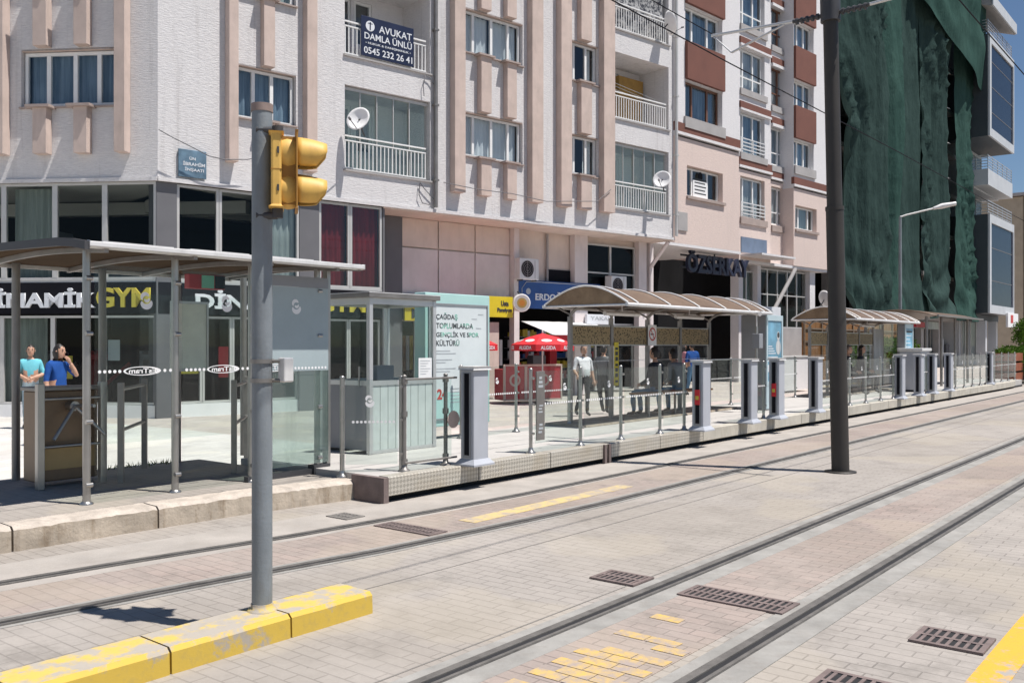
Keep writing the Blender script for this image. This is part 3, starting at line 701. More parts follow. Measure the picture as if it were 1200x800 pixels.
# ================================================================== arched shelters
def arched_shelter(label, s0):
    r = thing('tram_shelter', label, 'tram shelter', S(s0,9.2,PZ), None, 'arched tram shelters')
    L, y0, y1, ze, rise = 5.45, -1.3, .38, 2.03, .3
    def arc(v): # v 0..1 front to back
        return (y0+(y1-y0)*v, ze+.02+rise*math.sin(math.pi*v)**.95)
    b = MB(); b.grid(26,16, lambda u,v: (-.1+(L+.2)*u, *arc(v))); rf = b.build('roof', M['polycarb'], r)
    md = rf.modifiers.new('solid','SOLIDIFY'); md.thickness = .012
    for i, x in enumerate([-.1,.22]+[.22+1.08*k for k in range(1,5)]+[L-.22+.0,L+.1]):
        b = MB(); pts = [(x,*arc(v/14)) for v in range(15)]; b.tube([(p[0],p[1],p[2]+.012) for p in pts], .017, 6); b.build('roof_rib', M['gutter'], rf)
    n = 14                                             # end panels
    for x in (-.09, L+.09):
        e = MB(); vs = [(x,*arc(v/n)) for v in range(n+1)]; e.add(vs, [tuple(range(n+1))]); e.build('end_panel', M['endcarb'], rf)
    for nm, y in (('front_gutter',y0),('rear_gutter',y1)):
        b = MB(); b.tube([(-.14,y,ze),(L+.14,y,ze)], .032, 10); b.build(nm, M['gutter'], rf)
    for x in (-.08,L+.08): b = MB(); b.tube([(x,y0,ze),(x,y1,ze)], .022, 8); b.build('end_beam', M['gutter'], rf)
    for k in range(5):
        x = .12+k*1.3
        b = MB(); b.box(x-.04,x+.04,-.03,.03,0,1.86); b.tube([(x,0,1.84)]+[(x,-.5*(1-math.cos(a)),1.84+.22*math.sin(a)) for a in (.3,.6,.9,1.2,1.5)]+[(x,-1.2,2.05)], .028, 8)
        b.tube([(x,0,1.5),(x,.0,1.9),(x,.3,2.04)], .02, 8); b.box(x-.08,x+.08,-.08,.08,0,.012); b.build('post', M['steeld'], r)
    for k in range(4):
        x = .12+k*1.3+.06
        f = MB(); f.box(x,x+1.18,-.014,.014,1.38,1.7); pn = f.build('perforated_panel', M['perf'], r)
        f = MB(); f.box(x,x+1.18,-.018,.018,1.7,1.725); f.box(x,x+1.18,-.018,.018,1.355,1.38); f.build('panel_frame', M['steel'], pn)
        gq = MB(); gq.box(x,x+1.18,-.005,.005,.18,1.33); gp = gq.build('glass_panel', M['glass'], r)
        d = MB(); dots(d,x+.02,x+1.16,-.007,1.08,.011,.045); d.build('dotted_stripe', M['decal'], gp)
    for x in (.75,3.3): b = MB(); b.tube([(x,-.3,1.93),(x+1.15,-.3,1.93)], .04, 10); b.tube([(x+.57,-.3,1.95),(x+.57,-.3,2.1)], .012, 6); b.build('tube_light', M['gutter'], r)
    pl_ = MB(); pl_.box(-.2,L+.1,-.55,.3,0,.035); pl_.build('floor_slab', M['kerb'], r)
    return r
t = NT('perforated_bronze'); vv = t.pos(rot=-ROT); sp = t.new('SeparateXYZ'); t.ln(vv, sp.inputs[0]); cbn = t.new('CombineXYZ'); t.ln(sp.outputs[0], cbn.inputs[0]); t.ln(sp.outputs[2], cbn.inputs[1])
vo = t.new('TexVoronoi'); vo.inputs['Scale'].default_value = 24; t.ln(cbn.outputs[0], vo.inputs['Vector'])
t.princ(t.mix(t.ramp(vo.outputs['Distance'],.32,.42), (.05,.035,.015), (.3,.22,.11)), .5, .2); M['perf'] = t.m
sh1 = arched_shelter('nearer arched bronze-roofed tram shelter with a no smoking plate', 12.9)
sh2 = copy_tree(sh1); sh2.location = S(23.9,9.2,PZ); sh2['label'] = 'farther arched bronze-roofed tram shelter partly behind the tall dark pole'
b = MB(); b.box(2.66,2.98,-.055,-.045,1.36,1.76); ns = b.build('no_smoking_plate', M['white'], sh1, .003)
b = MB(); n = 24; vs = []
for j in range(n):
    a = 2*math.pi*j/n
    for q in (.13,.1): vs.append((2.82+q*math.cos(a),-.0575,1.58+q*math.sin(a)))
b.add(vs, [(2*j,2*j+1,(2*j+3)%(2*n),(2*j+2)%(2*n)) for j in range(n)]); b.quad((2.74,-.0575,1.68),(2.76,-.0575,1.69),(2.9,-.0575,1.49),(2.88,-.0575,1.475)); b.mat = 1
b.box(2.75,2.87,-.0572,-.0562,1.565,1.59); b.build('no_smoking_symbol', [M['letred'], M['letdark']], ns)
b = MB(); b.box(1.46,1.6,-.05,-.04,.62,1.42); yb = b.build('yellow_strip_notice', M['signyellow'], sh1)
b = MB()
for k in range(7): b.box(1.485,1.575,-.053,-.0505,.68+.1*k,.68+.1*k+(.07 if k%3 else .045))
b.build('dark_print', M['letdark'], yb)
# bench
def bench(label, s, t, L):
    r = thing('bench', label, 'bench', S(s,t,PZ+.035), None, 'platform benches')
    for y in (-.16,-.02,.12): b = MB(); b.box(0,L,y,y+.12,.42,.455); b.build('seat_slat', M['wood'], r, .006)
    for x in (.3,L/2,L-.3): b = MB(); b.tube([(x,0,0),(x,0,.41)], .025, 8); b.box(x-.02,x+.02,-.16,.24,.395,.42); b.build('leg', M['steeld'], r)
    return r
bench('wooden bench under the nearer arched shelter', 14.6, 8.75, 2.6)
bench('wooden bench under the farther arched shelter, with people sitting on it', 25.2, 8.75, 3.2)
# ================================================================== left shelter
r = thing('tram_shelter', 'large glass tram shelter at the left with a white-edged brown roof and printed panes', 'tram shelter', S(4.09,8.25,.2))
Lr0, Lr1, ya, yb_ = -.16, 2.96, -.36, 2.2
def arc(v): return (ya+(yb_-ya)*v, 2.33+.05*math.sin(math.pi*v))
b = MB(); b.grid(20,16, lambda u,v: (Lr0+(Lr1-Lr0)*u, *arc(v))); rf = b.build('roof', M['roofdark'], r); md = rf.modifiers.new('solid','SOLIDIFY'); md.thickness = .02
b = MB(); b.prism([(ya-.06,2.3),(ya+.05,2.29),(ya+.05,2.33),(ya-.02,2.35),(ya-.06,2.345)], Lr0-.02, Lr1+.02, 'yz')
b.prism([(yb_-.05,2.27),(yb_+.06,2.29),(yb_+.06,2.36),(yb_-.05,2.36)], Lr0-.02, Lr1+.02, 'yz'); b.build('gutter', M['gutter'], rf, .006)
b = MB()
for x in (Lr1-.018,):
    n = 16; p = [arc(i/n) for i in range(n+1)]
    b.prism([(q[0],q[1]+.03) for q in p]+[(q[0],q[1]-.05) for q in p[::-1]], x, x+.03, 'yz')
b.build('end_rib', M['steeld'], rf)
b = MB(); n = 10; gz = lambda k: 2.345+.05*math.sin(.5*math.pi*min(1,k/n*4.5))+.07*k/n; b.prism([(ya-.05+2.6*k/n, gz(k)) for k in range(n+1)]+[(ya-.05+2.6*k/n, gz(k)-.075) for k in range(n,-1,-1)], Lr0-.06, Lr0-.016, 'yz'); b.build('end_gusset', M['dark'], rf)
b = MB()
for x in (.0,.88,1.76,2.64): 
    n = 12; p = [arc(i/n) for i in range(n+1)]; b.prism([(q[0],q[1]-.022) for q in p]+[(q[0],q[1]-.07) for q in p[::-1]], x-.02, x+.02, 'yz')
b.build('roof_rafter', M['steeld'], rf)
b = MB()
for x0,x1 in ((.1,.8),(.98,1.66),(1.86,2.5)): b.box(x0,x1,ya+.25,ya+.34,2.34,2.39)
b.build('tube_light', M['gutter'], rf)
for i in range(4):
    x = .88*i; b = MB(); b.tube([(x,0,0),(x,0,2.3)], .035, 14); b.lathe([(.06,0),(.06,.012),(.037,.03)], 12, (x,0,0))
    for z in (.18,.75,1.55,2.05): b.tube([(x-.03,-.045,z),(x+.03,-.045,z)], .022, 8)
    b.build('front_post', M['steel'], r)
for i in range(4):
    x = .26+.95*i; b = MB(); b.tube([(x,2.07,-.0),(x,2.07,2.32)], .042, 12); b.build('rear_post', M['steeld'], r)
for i in range(3):
    x = .88*i; blue = i == 2
    if not blue:
        b = MB(); b.box(x+.05,x+.83,-.05,-.04,.12,2.18); p = b.build('glass_panel', M['glass'], r)
    else:
        b = MB(); b.box(x+.05,x+1.0,-.05,-.04,1.16,2.08); p = b.build('frosted_panel', M['glassblue'], r)
        b = MB(); b.box(x+.05,x+1.0,-.05,-.04,.12,1.158); b.build('tinted_panel', M['glassgreen'], r)
        b = MB(); b.box(x+.05,x+1.0,-.048,-.042,2.082,2.2); b.build('dark_header', M['pillars'], r)
    xe = x+.55; d = MB(); emblem(d, (xe,-.0525,1.86), .075); d.build('emblem', M['decal'], p); d = MB()
    if not blue: dots(d, x+.07, x+.31, -.0525, 1.2, .016, .043); dots(d, x+.71, x+.83, -.0525, 1.2, .016, .05)
    else: dots(d, x+.42, x+.98, -.0525, 1.19, .015, .045)
    pm = d.build('dotted_stripe', M['decal'], p)
    oval_logo(p, x+(.51 if not blue else .23), -.0525, 1.2 if not blue else 1.2)
b = MB(); b.box(2.55,2.78,-.06,.05,.0,.1); b.box(1.7,2.78,-.03,.04,.0,.06); b.build('base_beam', M['dark'], r)
b = MB(); b.box(2.75,2.8,-.04,.04,0,2.3); b.build('end_post', M['steel'], r)
for i in range(3):                                             # rear panes
    x = .26+.95*i; b = MB(); b.box(x+.05,x+.9,2.06,2.07,.3,2.05); 
    if i: b.build('rear_glass_panel', M['glass'], r)
# coloured passenger lamp box hanging under the roof
b = MB(); b.box(1.5,1.95,.75,.85,2.06,2.22); q = b.build('light_box', M['redboard'], r, .01)
b = MB(); b.box(1.65,1.8,.738,.752,2.07,2.21); b.build('green_pane', M['letgreen'], q); b = MB(); b.box(1.82,1.94,.738,.752,2.07,2.21); b.build('dark_pane', M['signblack'], q)
# timetable board stands behind
b = MB(); b.box(2.06,2.5,1.98,2.02,1.15,1.95); tb = b.build('timetable_board', mat('pale_green_board', (.82,.86,.76), .6), r); b = MB()
for (a,c,d_,e) in ((2.03,2.06,1.12,1.98),(2.5,2.53,1.12,1.98),(2.06,2.5,1.95,1.98),(2.06,2.5,1.12,1.15)): b.box(a,c,1.97,2.025,d_,e)
b.build('board_frame', M['steel'], tb)
# turnstile and rails
r = thing('turnstile', 'brown steel turnstile with a three-armed rotor inside the left shelter', 'turnstile', S(4.5,9.42,.2))
b = MB(); b.box(-.3,.34,.1,.38,.06,.98); bd = b.build('body', M['brownsteel'], r, .015)
b = MB(); b.box(-.27,.31,.085,.1,.18,.42); b.build('lower_door', mat('ochre_steel', (.46,.32,.15), .5, .3), bd)
b = MB(); b.box(-.32,.36,.06,.4,.98,1.02); b.build('top', M['steeld'], r, .008)
for x in (-.3,.34): b = MB(); b.box(x-.035,x+.035,-.03,.04,0,1.06); b.build('post', M['steel'], r, .006)
for z in (.9,.42): b = MB(); b.tube([(-.27,0,z),(.31,0,z)], .016, 8); b.build('rail', M['steel'], r)
b = MB(); b.tube([(.04,.1,.82),(.04,-.02,.82)], .05, 12); h = b.build('rotor_hub', M['steel'], r)
for e in ((-.22,-.12,.5),(.3,-.12,.52),(.04,-.42,.84)): b = MB(); b.tube([(.04,-.01,.82),e], .018, 8); b.build('rotor_arm', M['steel'], h)
def gate_rail(label, p0, p1, z=.2):
    a, c = S(*p0), S(*p1); d = c-a; L = d.length
    r = thing('steel_railing', label, 'railing', a+Vector((0,0,z)), math.atan2(d.y,d.x), 'steel railings in the left shelter')
    for x in (0,L): b = MB(); b.box(x-.03,x+.03,-.03,.03,0,1.05); b.build('post', M['steeld'], r, .005)
    for x in (.55,.98): b = MB(); b.tube([(0,0,x),(L,0,x)], .02, 8); b.build('rail', M['steeld'], r)
gate_rail('steel railing with two bars right of the turnstile', (4.95,9.25), (5.72,10.15))
gate_rail('steel railing beside the timetable board at the right end of the left shelter', (6.12,8.95), (6.95,9.9))
# ================================================================== ticket kiosk
r = thing('ticket_kiosk', 'small aluminium and glass ticket kiosk with pale lower panels', 'kiosk', S(7.9,8.66,PZ))
W, D, Hh = 1.15, .9, 2.0
for x in (0,W):
    for y in (0,D): b = MB(); b.box(x-.03,x+.03,y-.03,y+.03,0,Hh-.03); b.build('corner_post', M['alu'], r, .004)
b = MB(); b.box(-.07,W+.07,-.07,D+.07,Hh-.03,Hh+.03); b.build('roof', M['steeld'], r, .006)
b = MB(); b.box(-.072,W+.072,-.072,D+.072,Hh+.03,Hh+.04); b.build('roof_sheet', M['gutter'], r)
for y in (0,D):
    b = MB()
    for k in range(8): b.box(.03+(W-.06)*k/8+.004,.03+(W-.06)*(k+1)/8-.004,y-.012,y+.012,.04,.86)
    b.build('lower_panel', mat('pale_ribbed_panel', (.54,.59,.57), .5, .1), r)
    b = MB(); b.box(.03,W-.03,y-.022,y+.022,.86,.92); b.build('cross_rail', M['alu'], r)
    b = MB(); b.box(.03,W-.03,y-.022,y+.022,Hh-.11,Hh-.03); b.build('cross_rail', M['alu'], r)
    b = MB(); b.box(.03,W-.03,y-.02,y+.02,0,.04); b.build('cross_rail', M['alu'], r)
    b = MB(); b.box(.03,W-.03,y-.005,y+.005,.92,Hh-.11); b.build('window_pane', M['glass'], r)
for x in (0,W):
    b = MB(); b.box(x-.012,x+.012,.05,D-.05,.04,.86); b.build('side_panel', M['pillars'], r)
    b = MB(); b.box(x-.005,x+.005,.05,D-.05,.92,Hh-.11); b.build('side_pane', M['glassf'], r)
    b = MB(); b.box(x-.02,x+.02,.03,D-.03,.86,.92); b.box(x-.02,x+.02,.03,D-.03,Hh-.11,Hh-.03); b.build('side_rail', M['alu'], r)
b = MB(); b.tube([(-.05,.14,.85),(-.05,.14,1.1)], .012, 8); b.build('door_handle', M['steel'], r)
b = MB(); b.box(.84,1.09,-.03,-.024,.93,1.2); nt = b.build('paper_notice', M['white'], r)
b = MB()
for k in range(6): b.box(.87,1.06-.04*(k%3),-.0325,-.031,1.16-.035*k,1.166-.035*k)
b.build('printed_lines', M['letgrey'], nt)
b = MB(); b.box(.08,W-.08,.2,D-.1,.82,.86); b.box(.5,.8,.4,.6,.86,1.1); b.build('counter', M['pillars'], r)
# ================================================================== advertising light box
r = thing('advertising_light_box', 'large mint-framed advertising light box with a Turkish text poster behind the kiosk', 'advertising panel', S(9.5,9.25,PZ-.1))
mint = mat('mint_frame', (.42,.64,.61), .4, 0, .04, 2)
b = MB(); b.box(0,1.43,0,.22,.28,2.23); b.build('cabinet', mint, r, .012)
b = MB(); b.box(.1,.18,.06,.16,0,.28); b.box(1.25,1.33,.06,.16,0,.28); b.build('leg', M['steeld'], r)
b = MB(); b.box(.08,1.35,-.006,.0,.4,2.06); po = b.build('poster', mat('pale_poster', (.64,.69,.7), .5, 0, .06, 2), r)
b = MB()
for a in ((.06,.08,.38,2.08),(1.35,1.37,.38,2.08),(.08,1.35,2.06,2.08),(.08,1.35,.38,.4)): b.box(a[0],a[1],-.02,-.001,a[2],a[3])
b.build('poster_frame', M['pillars'], r)
b = MB(); b.box(.08,1.35,-.0075,-.0062,.4,.78); b.build('mint_band', mint, po)
x0 = .22
letter(po, 'ÇAĞDAŞ', x0, x0+.46, 1.83, 1.945, -.0065, M['letposter'], thick=.003)
letter(po, 'TOPLUMLARDA', x0, x0+.81, 1.715, 1.795, -.0065, M['letposter'], thick=.003)
letter(po, 'GENÇLİK VE SPOR', x0, x0+.94, 1.575, 1.68, -.0065, M['letposter'], thick=.003)
letter(po, 'KÜLTÜRÜ', x0, x0+.5, 1.46, 1.555, -.0065, M['letposter'], thick=.003)
letter(po, '24', x0+.02, x0+.23, .68, .83, -.0085, M['letred'], thick=.003, bold=.03)
b = MB()
for k,(z,w) in enumerate(((1.38,.3),(1.34,.42),(1.25,.34),(1.21,.2),(1.12,.42),(1.08,.3),(.86,.0))):
    if w: b.box(x0,x0+w,-.009,-.0065,z,z+.014)
for k in range(5): b.box(x0+.3,x0+.3+.2+.05*(k%2),-.0095,-.008,.82-.05*k,.832-.05*k)
for (a,c) in ((1.0,1.86),(1.15,1.93),(1.1,1.72)): b.box(a,a+.12,-.009,-.0065,c,c+.012)
b.build('small_print', M['letgrey'], po)
# ================================================================== blue advertising columns
def totem(label, s, t, w, h, art, dp=.55):
    r = thing('advertising_column', label, 'advertising column', S(s,t,PZ), None, 'blue advertising columns')
    b = MB(); b.box(0,w,0,dp,.0,h); b.build('cabinet', M['pillars'], r, .015)
    pf = mat('pale_blue_frame', (.45,.56,.6), .4, 0, .05, 2)
    b = MB()
    for a in ((0,.07,.5,h),(w-.07,w,.5,h),(.07,w-.07,h-.12,h),(.07,w-.07,.5,.6)): b.box(a[0],a[1],-.03,-.001,a[2],a[3])
    b.box(0,w,-.025,-.001,.02,.5); b.build('front_frame', pf, r, .006)
    b = MB(); b.box(.07,w-.07,-.012,-.001,.6,h-.12); p = b.build('poster', mat('poster_blue', (.15,.33,.45), .4, 0, .35, 3), r)
    b = MB()
    if art == 0:
        b.box(.1,w-.1,-.014,-.0125,1.02,1.06); b.box(.12,w-.25,-.014,-.0125,1.1,1.12); b.box(.1,.5,-.014,-.0125,.8,.95)
        for k in range(4): b.box(.12,.5-.06*k,-.014,-.0125,1.18+.05*k,1.2+.05*k)
        b.build('white_print', M['letwhite'], p)
        b = MB(); b.disc((w-.22,-.0145,1.56),.1,18,sx=.8); b.disc((w-.22,-.0145,1.32),.16,18,sx=.8); b.build('pale_figure', M['curtainw'], p)
        b = MB(); b.disc((w-.22,-.0165,1.58),.06,14); b.box(w-.32,w-.14,-.0165,-.015,.78,.92); b.box(w-.4,w-.12,-.0165,-.015,.62,.7); b.build('dark_print', M['letdark'], p)
    else:
        b.box(.1,w-.1,-.014,-.0125,h-.25,h-.2); b.build('dark_print', M['letdark'], p); b = MB()
        for k in range(9): b.box(.12,w-.15-.05*(k%4),-.014,-.0125,.75+.11*k,.77+.11*k)
        b.build('white_print', M['letwhite'], p)
totem('wide blue advertising column at the end of the nearer arched shelter', 18.42, 8.0, .86, 2.0, 0)
totem('narrow blue advertising column at the end of the farther arched shelter', 28.3, 8.0, .8, 1.98, 1, .2)
# camera post next to the column
r = thing('camera_post', 'thin post with a security camera and a small box beside the wide blue advertising column', 'camera post', S(17.75,7.9,PZ))
b = MB(); b.tube([(0,0,0),(0,0,1.75)], .03, 8); b.build('post', M['steel'], r); b = MB(); b.box(-.09,.09,-.1,.06,1.3,1.6); b.build('box', M['pillars'], r, .01)
b = MB(); b.tube([(-.05,-.1,2.0),(.05,.06,2.03)], .05, 8); b.tube([(0,0,1.7),(0,0,2.0)], .015, 6); b.build('camera', M['gutter'], r)
r = thing('metal_cabinet', 'grey metal cabinet with a pale lid near the far end of the platform', 'cabinet', S(28.6,7.75,PZ))
b = MB(); b.box(-.45,.45,-.25,.35,.06,1.18); b.build('body', M['pillar'], r, .01); b = MB(); b.box(-.5,.5,-.3,.4,1.18,1.27); b.build('lid', M['gutter'], r, .015); b = MB(); b.box(-.4,.4,-.2,.3,0,.06); b.build('base', M['dark'], r)
b = MB(); b.box(.2,.24,-.262,-.25,.5,.7); b.build('handle', M['steeld'], r)
# far flat roofed shelter
r = thing('tram_shelter', 'far flat-roofed glass tram shelter under the grey building', 'tram shelter', S(31,8.1,PZ))
b = MB(); b.grid(12,8, lambda u,v: (-.3+6*u, -.4+2.4*v, 2.28+.22*math.sin(math.pi*v))); rf = b.build('roof', M['polycarb'], r); md = rf.modifiers.new('solid','SOLIDIFY'); md.thickness = .03
b = MB(); b.box(-.35,5.75,-.46,-.4,2.26,2.31); b.build('gutter', M['steeld'], rf)
for i in range(4):
    for y in (0,1.9): b = MB(); b.tube([(1.8*i,y,0),(1.8*i,y,2.28)], .045, 8); b.build('post', M['steeld'], r)
for i in range(3):
    b = MB(); b.box(1.8*i+.06,1.8*i+1.74,1.88,1.9,.3,2.1); b.build('rear_glass_panel', M['glassf'], r)
b = MB(); b.box(.3,1.5,1.8,1.86,.5,1.9); b.build('route_board', M['curtainw'], r)
b = MB(); b.box(.7,1.9,.5,.58,1.95,2.12); b.build('display_box', M['redboard'], r)

# ================================================================== buildings: shared parts
def window(root, u0, u1, z0, z1, y, n=3, fm='frame', cm='curtain', fw=.055, gl='glassw', cover=1.0, transom=None, name='window', back=True):
    f = MB(); w = (u1-u0)
    f.box(u0,u1,y,y+.06,z0,z0+fw); f.box(u0,u1,y,y+.06,z1-fw,z1)
    ed = [u0+w*k/n for k in range(n+1)] if isinstance(n,int) else [u0+w*k for k in n]
    for k, e in enumerate(ed):
        a = e if k == 0 else (e-fw if k == len(ed)-1 else e-fw/2-.012); f.box(a,a+fw+(.024 if 0 < k < len(ed)-1 else 0),y-.004,y+.064,z0+fw,z1-fw)
    if transom: f.box(u0+fw,u1-fw,y+.002,y+.058,transom-.025,transom+.025)
    o = f.build(name, M[fm], root)
    p = MB(); p.quad((u0+.02,y+.03,z0+.02),(u1-.02,y+.03,z0+.02),(u1-.02,y+.03,z1-.02),(u0+.02,y+.03,z1-.02)); p.build('pane', M[gl], o)
    if cm:
        c = MB(); m = max(8,int(w*12)); ph = random.random()*6
        spans = [(0,cover)] if cover >= 1 else [(0,cover*.55),(1-cover*.45,1)]
        for (q0,q1) in spans:
            c.grid(max(4,int(m*(q1-q0)*2)),1, lambda s,v: (u0+.03+(w-.06)*(q0+(q1-q0)*s), y+.16+.03*math.sin(s*w*(q1-q0)*38+ph), z0+.03+(z1-z0-.06)*v))
        c.build('curtain', M[cm], o)
    return o
def railing(root, u0, u1, z0, z1, y, gap=.115, name='railing', m='frame'):
    b = MB(); b.box(u0,u1,y-.02,y+.02,z1-.035,z1); b.box(u0,u1,y-.018,y+.018,z1-.15,z1-.12); b.box(u0,u1,y-.018,y+.018,z0,z0+.03)
    n = int((u1-u0)/gap)
    for k in range(n+1): x = u0+(u1-u0)*k/n; x = min(max(x,u0+.015),u1-.015); b.box(x-.011,x+.011,y-.011,y+.011,z0+.03,z1-.12)
    return b.build(name, M[m], root)

# ================================================================== building A: the corner block
t = NT('speckled_sheet'); n = t.noise(t.pos(), 9, 5, .8); t.princ(t.mix(t.ramp(n,.45,.55), (.03,.035,.05), (.4,.4,.4)), .9); M['patt'] = t.m
A = thing('apartment_building', 'lilac white corner apartment block with pink vertical fins and dark shops below', 'apartment building', (AR.X,AR.Y,0), AR.rot)
ZB, ZT, FL = 5.2, 20.0, 2.85
W1 = (AR.u(277), AR.u(347)); W2 = (AR.u(540), AR.u(612.5)); W3 = (AR.u(664.5), AR.u(701))
BL = (AR.u(404), AR.u(504)); BR = (AR.u(720), AR.u(783.5)); AE = AR.u(789)
rows = range(5); holes = []
for k in rows:
    for w in (W1,W2,W3): holes.append((w[0],w[1],6.84+FL*k,8.04+FL*k,.2))
    for w in (BL,BR): holes.append((w[0],w[1],6.0+FL*k,8.1+FL*k,1.3))
b = MB(); b.wall(0,AE,ZB,ZT,holes); b.build('street_wall', M['stucco'], A)
b = MB(); b.box(-.01,AE+.0,-.06,-.002,ZB-.03,ZB+.06); b.build('wall_base_trim', M['stucco'], A)
fins = [(263.5,274.5),(354.5,366.5),(527,539.5),(617.5,630.5),(651.5,664),(701.5,714.5)]
for a, c in fins: b = MB(); b.box(AR.u(a),AR.u(c),-.24,-.003,5.77,ZT); b.build('fin', M['pil'], A, .008)
for (a,c) in ((309.5,322.5),(559,571),(589.5,600.5),(676,688.5)):
    if a == 309.5 : a, c = 305, 318
    for k in rows:
        z0 = 5.77 if k == 0 else 8.08+FL*(k-1); z1 = 6.8+FL*k
        b = MB(); b.box(AR.u(a),AR.u(c),-.2,-.003,z0,z1-.02); f = b.build('short_fin', M['pil'], A, .008)
        b = MB(); b.box(AR.u(a)-.12,AR.u(c)+.1,-.26,.0,z1-.02,z1+.03); b.build('ledge', M['sill'], f)
for k in rows:
    for w, n, cm, cv in ((W1,[0,.3,.62,1],('curtain','curtaing')[k%2],1),(W2,[0,.22,.52,.8,1],'curtainl',(1,.93,1,.9,1)[k]),(W3,[0,.28,.68,1],'curtainl',(.7,.55,.8,.7,.7)[k])):
        z0, z1 = 6.84+FL*k, 8.04+FL*k
        window(A,w[0]+.03,w[1]-.03,z0+.02,z1-.02,.12,n,'frame',cm,.06,cover=cv)
        b = MB(); b.box(w[0]-.02,w[1]+.02,-.07,.12,z0-.035,z0); b.build('window_sill', M['sill'], A)
        b = MB(); b.box(w[0],w[1],.0,.12,z1-.004,z1+.03); b.build('window_lintel', M['pil'], A)
for k in rows:                                       # balconies
    zf = 6.0+FL*k
    for w, side in ((BL,0),(BR,1)):
        b = MB(); b.wall(w[0]-.02,w[1]+.02,zf-.05,zf+2.15,[(w[0]+.15,w[0]+.95,zf+.02,zf+1.95),(w[0]+1.05,w[0]+1.6,zf+.75,zf+1.95)],1.29,.1); bw = b.build('balcony_back_wall', M['bwhite'], A)
        window(A,w[0]+.15,w[0]+.95,zf+.03,zf+1.95,1.33,1,'frame',None,.07,name='balcony_door'); window(A,w[0]+1.05,w[0]+1.6,zf+.75,zf+1.95,1.33,1,'frame',None,.07,name='balcony_window')
        railing(A,w[0]+.02,w[1]-(.12 if side == 0 else .1),zf+.03,zf+.86,.04)
        b = MB(); b.box(w[0]-.04,w[1]+.06,-.05,.1,zf-.045,zf+.0); b.build('balcony_edge', M['bgrey'], A)
        if k == 0 :                                    # glazed-in balconies on the first floor
            g = MB()
            for q in range(5): x = w[0]+(w[1]-w[0]-.1)*q/5; g.quad((x+.01,.12+.03*(q%2),zf+.05),(x+(w[1]-w[0]-.1)/5-.01,.12+.03*(q%2),zf+.05),(x+(w[1]-w[0]-.1)/5-.01,.12+.03*(q%2),zf+2.0),(x+.01,.12+.03*(q%2),zf+2.0))
            gs = g.build('glass_screen', M['glassgreen'], A); g = MB()
            g.box(w[0],w[1],.1,.17,zf+2.0,zf+2.08)
            for q in range(1,5): x = w[0]+(w[1]-w[0]-.1)*q/5; g.box(x-.012,x+.012,.1,.125,zf+.05,zf+2.0)
            g.build('screen_frame', M['framegrey'], gs)
        if side == 1 and k == 1:
            b = MB(); b.box(w[0]+1.3,w[1]-.15,1.0,1.25,zf+.0,zf+1.8); b.build('ochre_blind', mat('ochre_wood', (.35,.2,.05), .7, 0, .2, 5), A)
            for q in range(3): b = MB(); b.tube([(w[0]+.1,.5+.2*q,zf+1.35),(w[1]-.1,.5+.2*q,zf+1.1)], .008, 5); b.build('washing_line', M['frame'], A)
        if side == 1 and k == 2:
            b = MB(); b.grid(20,12, lambda u,v: (w[0]+.05+(w[1]-w[0]-.2)*u, .14+.05*math.sin(u*25)+.04*noise.noise((u*6,v*6,1)), zf+.08+1.9*v)); b.build('patterned_sheet', M['patt'], A)
# rainwater pipes
for x, y in ((508.5,-.09),(790,-.1)):
    u = AR.u(x); b = MB(); b.tube([(u,y,5.3),(u,y,ZT)], .055, 10)
    for z in range(6,20,2): b.box(u-.07,u+.07,y-.06,0,z,z+.05)
    b.build('rainwater_pipe', M['steeld'] if x < 700 else M['framegrey'], A)
# the other walls, roof and dim rooms behind the windows
def toA(p): 
    q = Vector((p[0]-AR.X, p[1]-AR.Y, 0)); return (q.x*AR.ex+q.y*AR.ey, -q.x*AR.ey+q.y*AR.ex)
LE = 9.0
cl = toA(AL.P(-LE,0)); cb2 = toA(AL.P(-LE,9)); b = MB()
b.add([(AE,0,ZB),(AE,11,ZB),(cb2[0],cb2[1],ZB),(cb2[0],cb2[1],ZT),(AE,11,ZT),(AE,0,ZT)], [(0,1,4,5),(1,2,3,4)]); b.build('rear_wall', M['bwhite'], A)
b = MB(); b.add([(0,0,ZT),(AE,0,ZT),(AE,11,ZT),(cb2[0],cb2[1],ZT),(cl[0],cl[1],ZT)], [(0,1,2,3,4)]); b.build('roof', M['bgrey'], A)
b = MB(); b.quad((.4,1.45,ZB+.01),(AE,1.45,ZB+.01),(AE,1.45,ZT),(.4,1.45,ZT)); 
for k in range(6): b.quad((0,.32,5.9+FL*k-.15),(AE,.32,5.9+FL*k-.15),(AE,1.5,5.9+FL*k-.15),(0,1.5,5.9+FL*k-.15))
b.build('room_interior', M['insidel'], A)
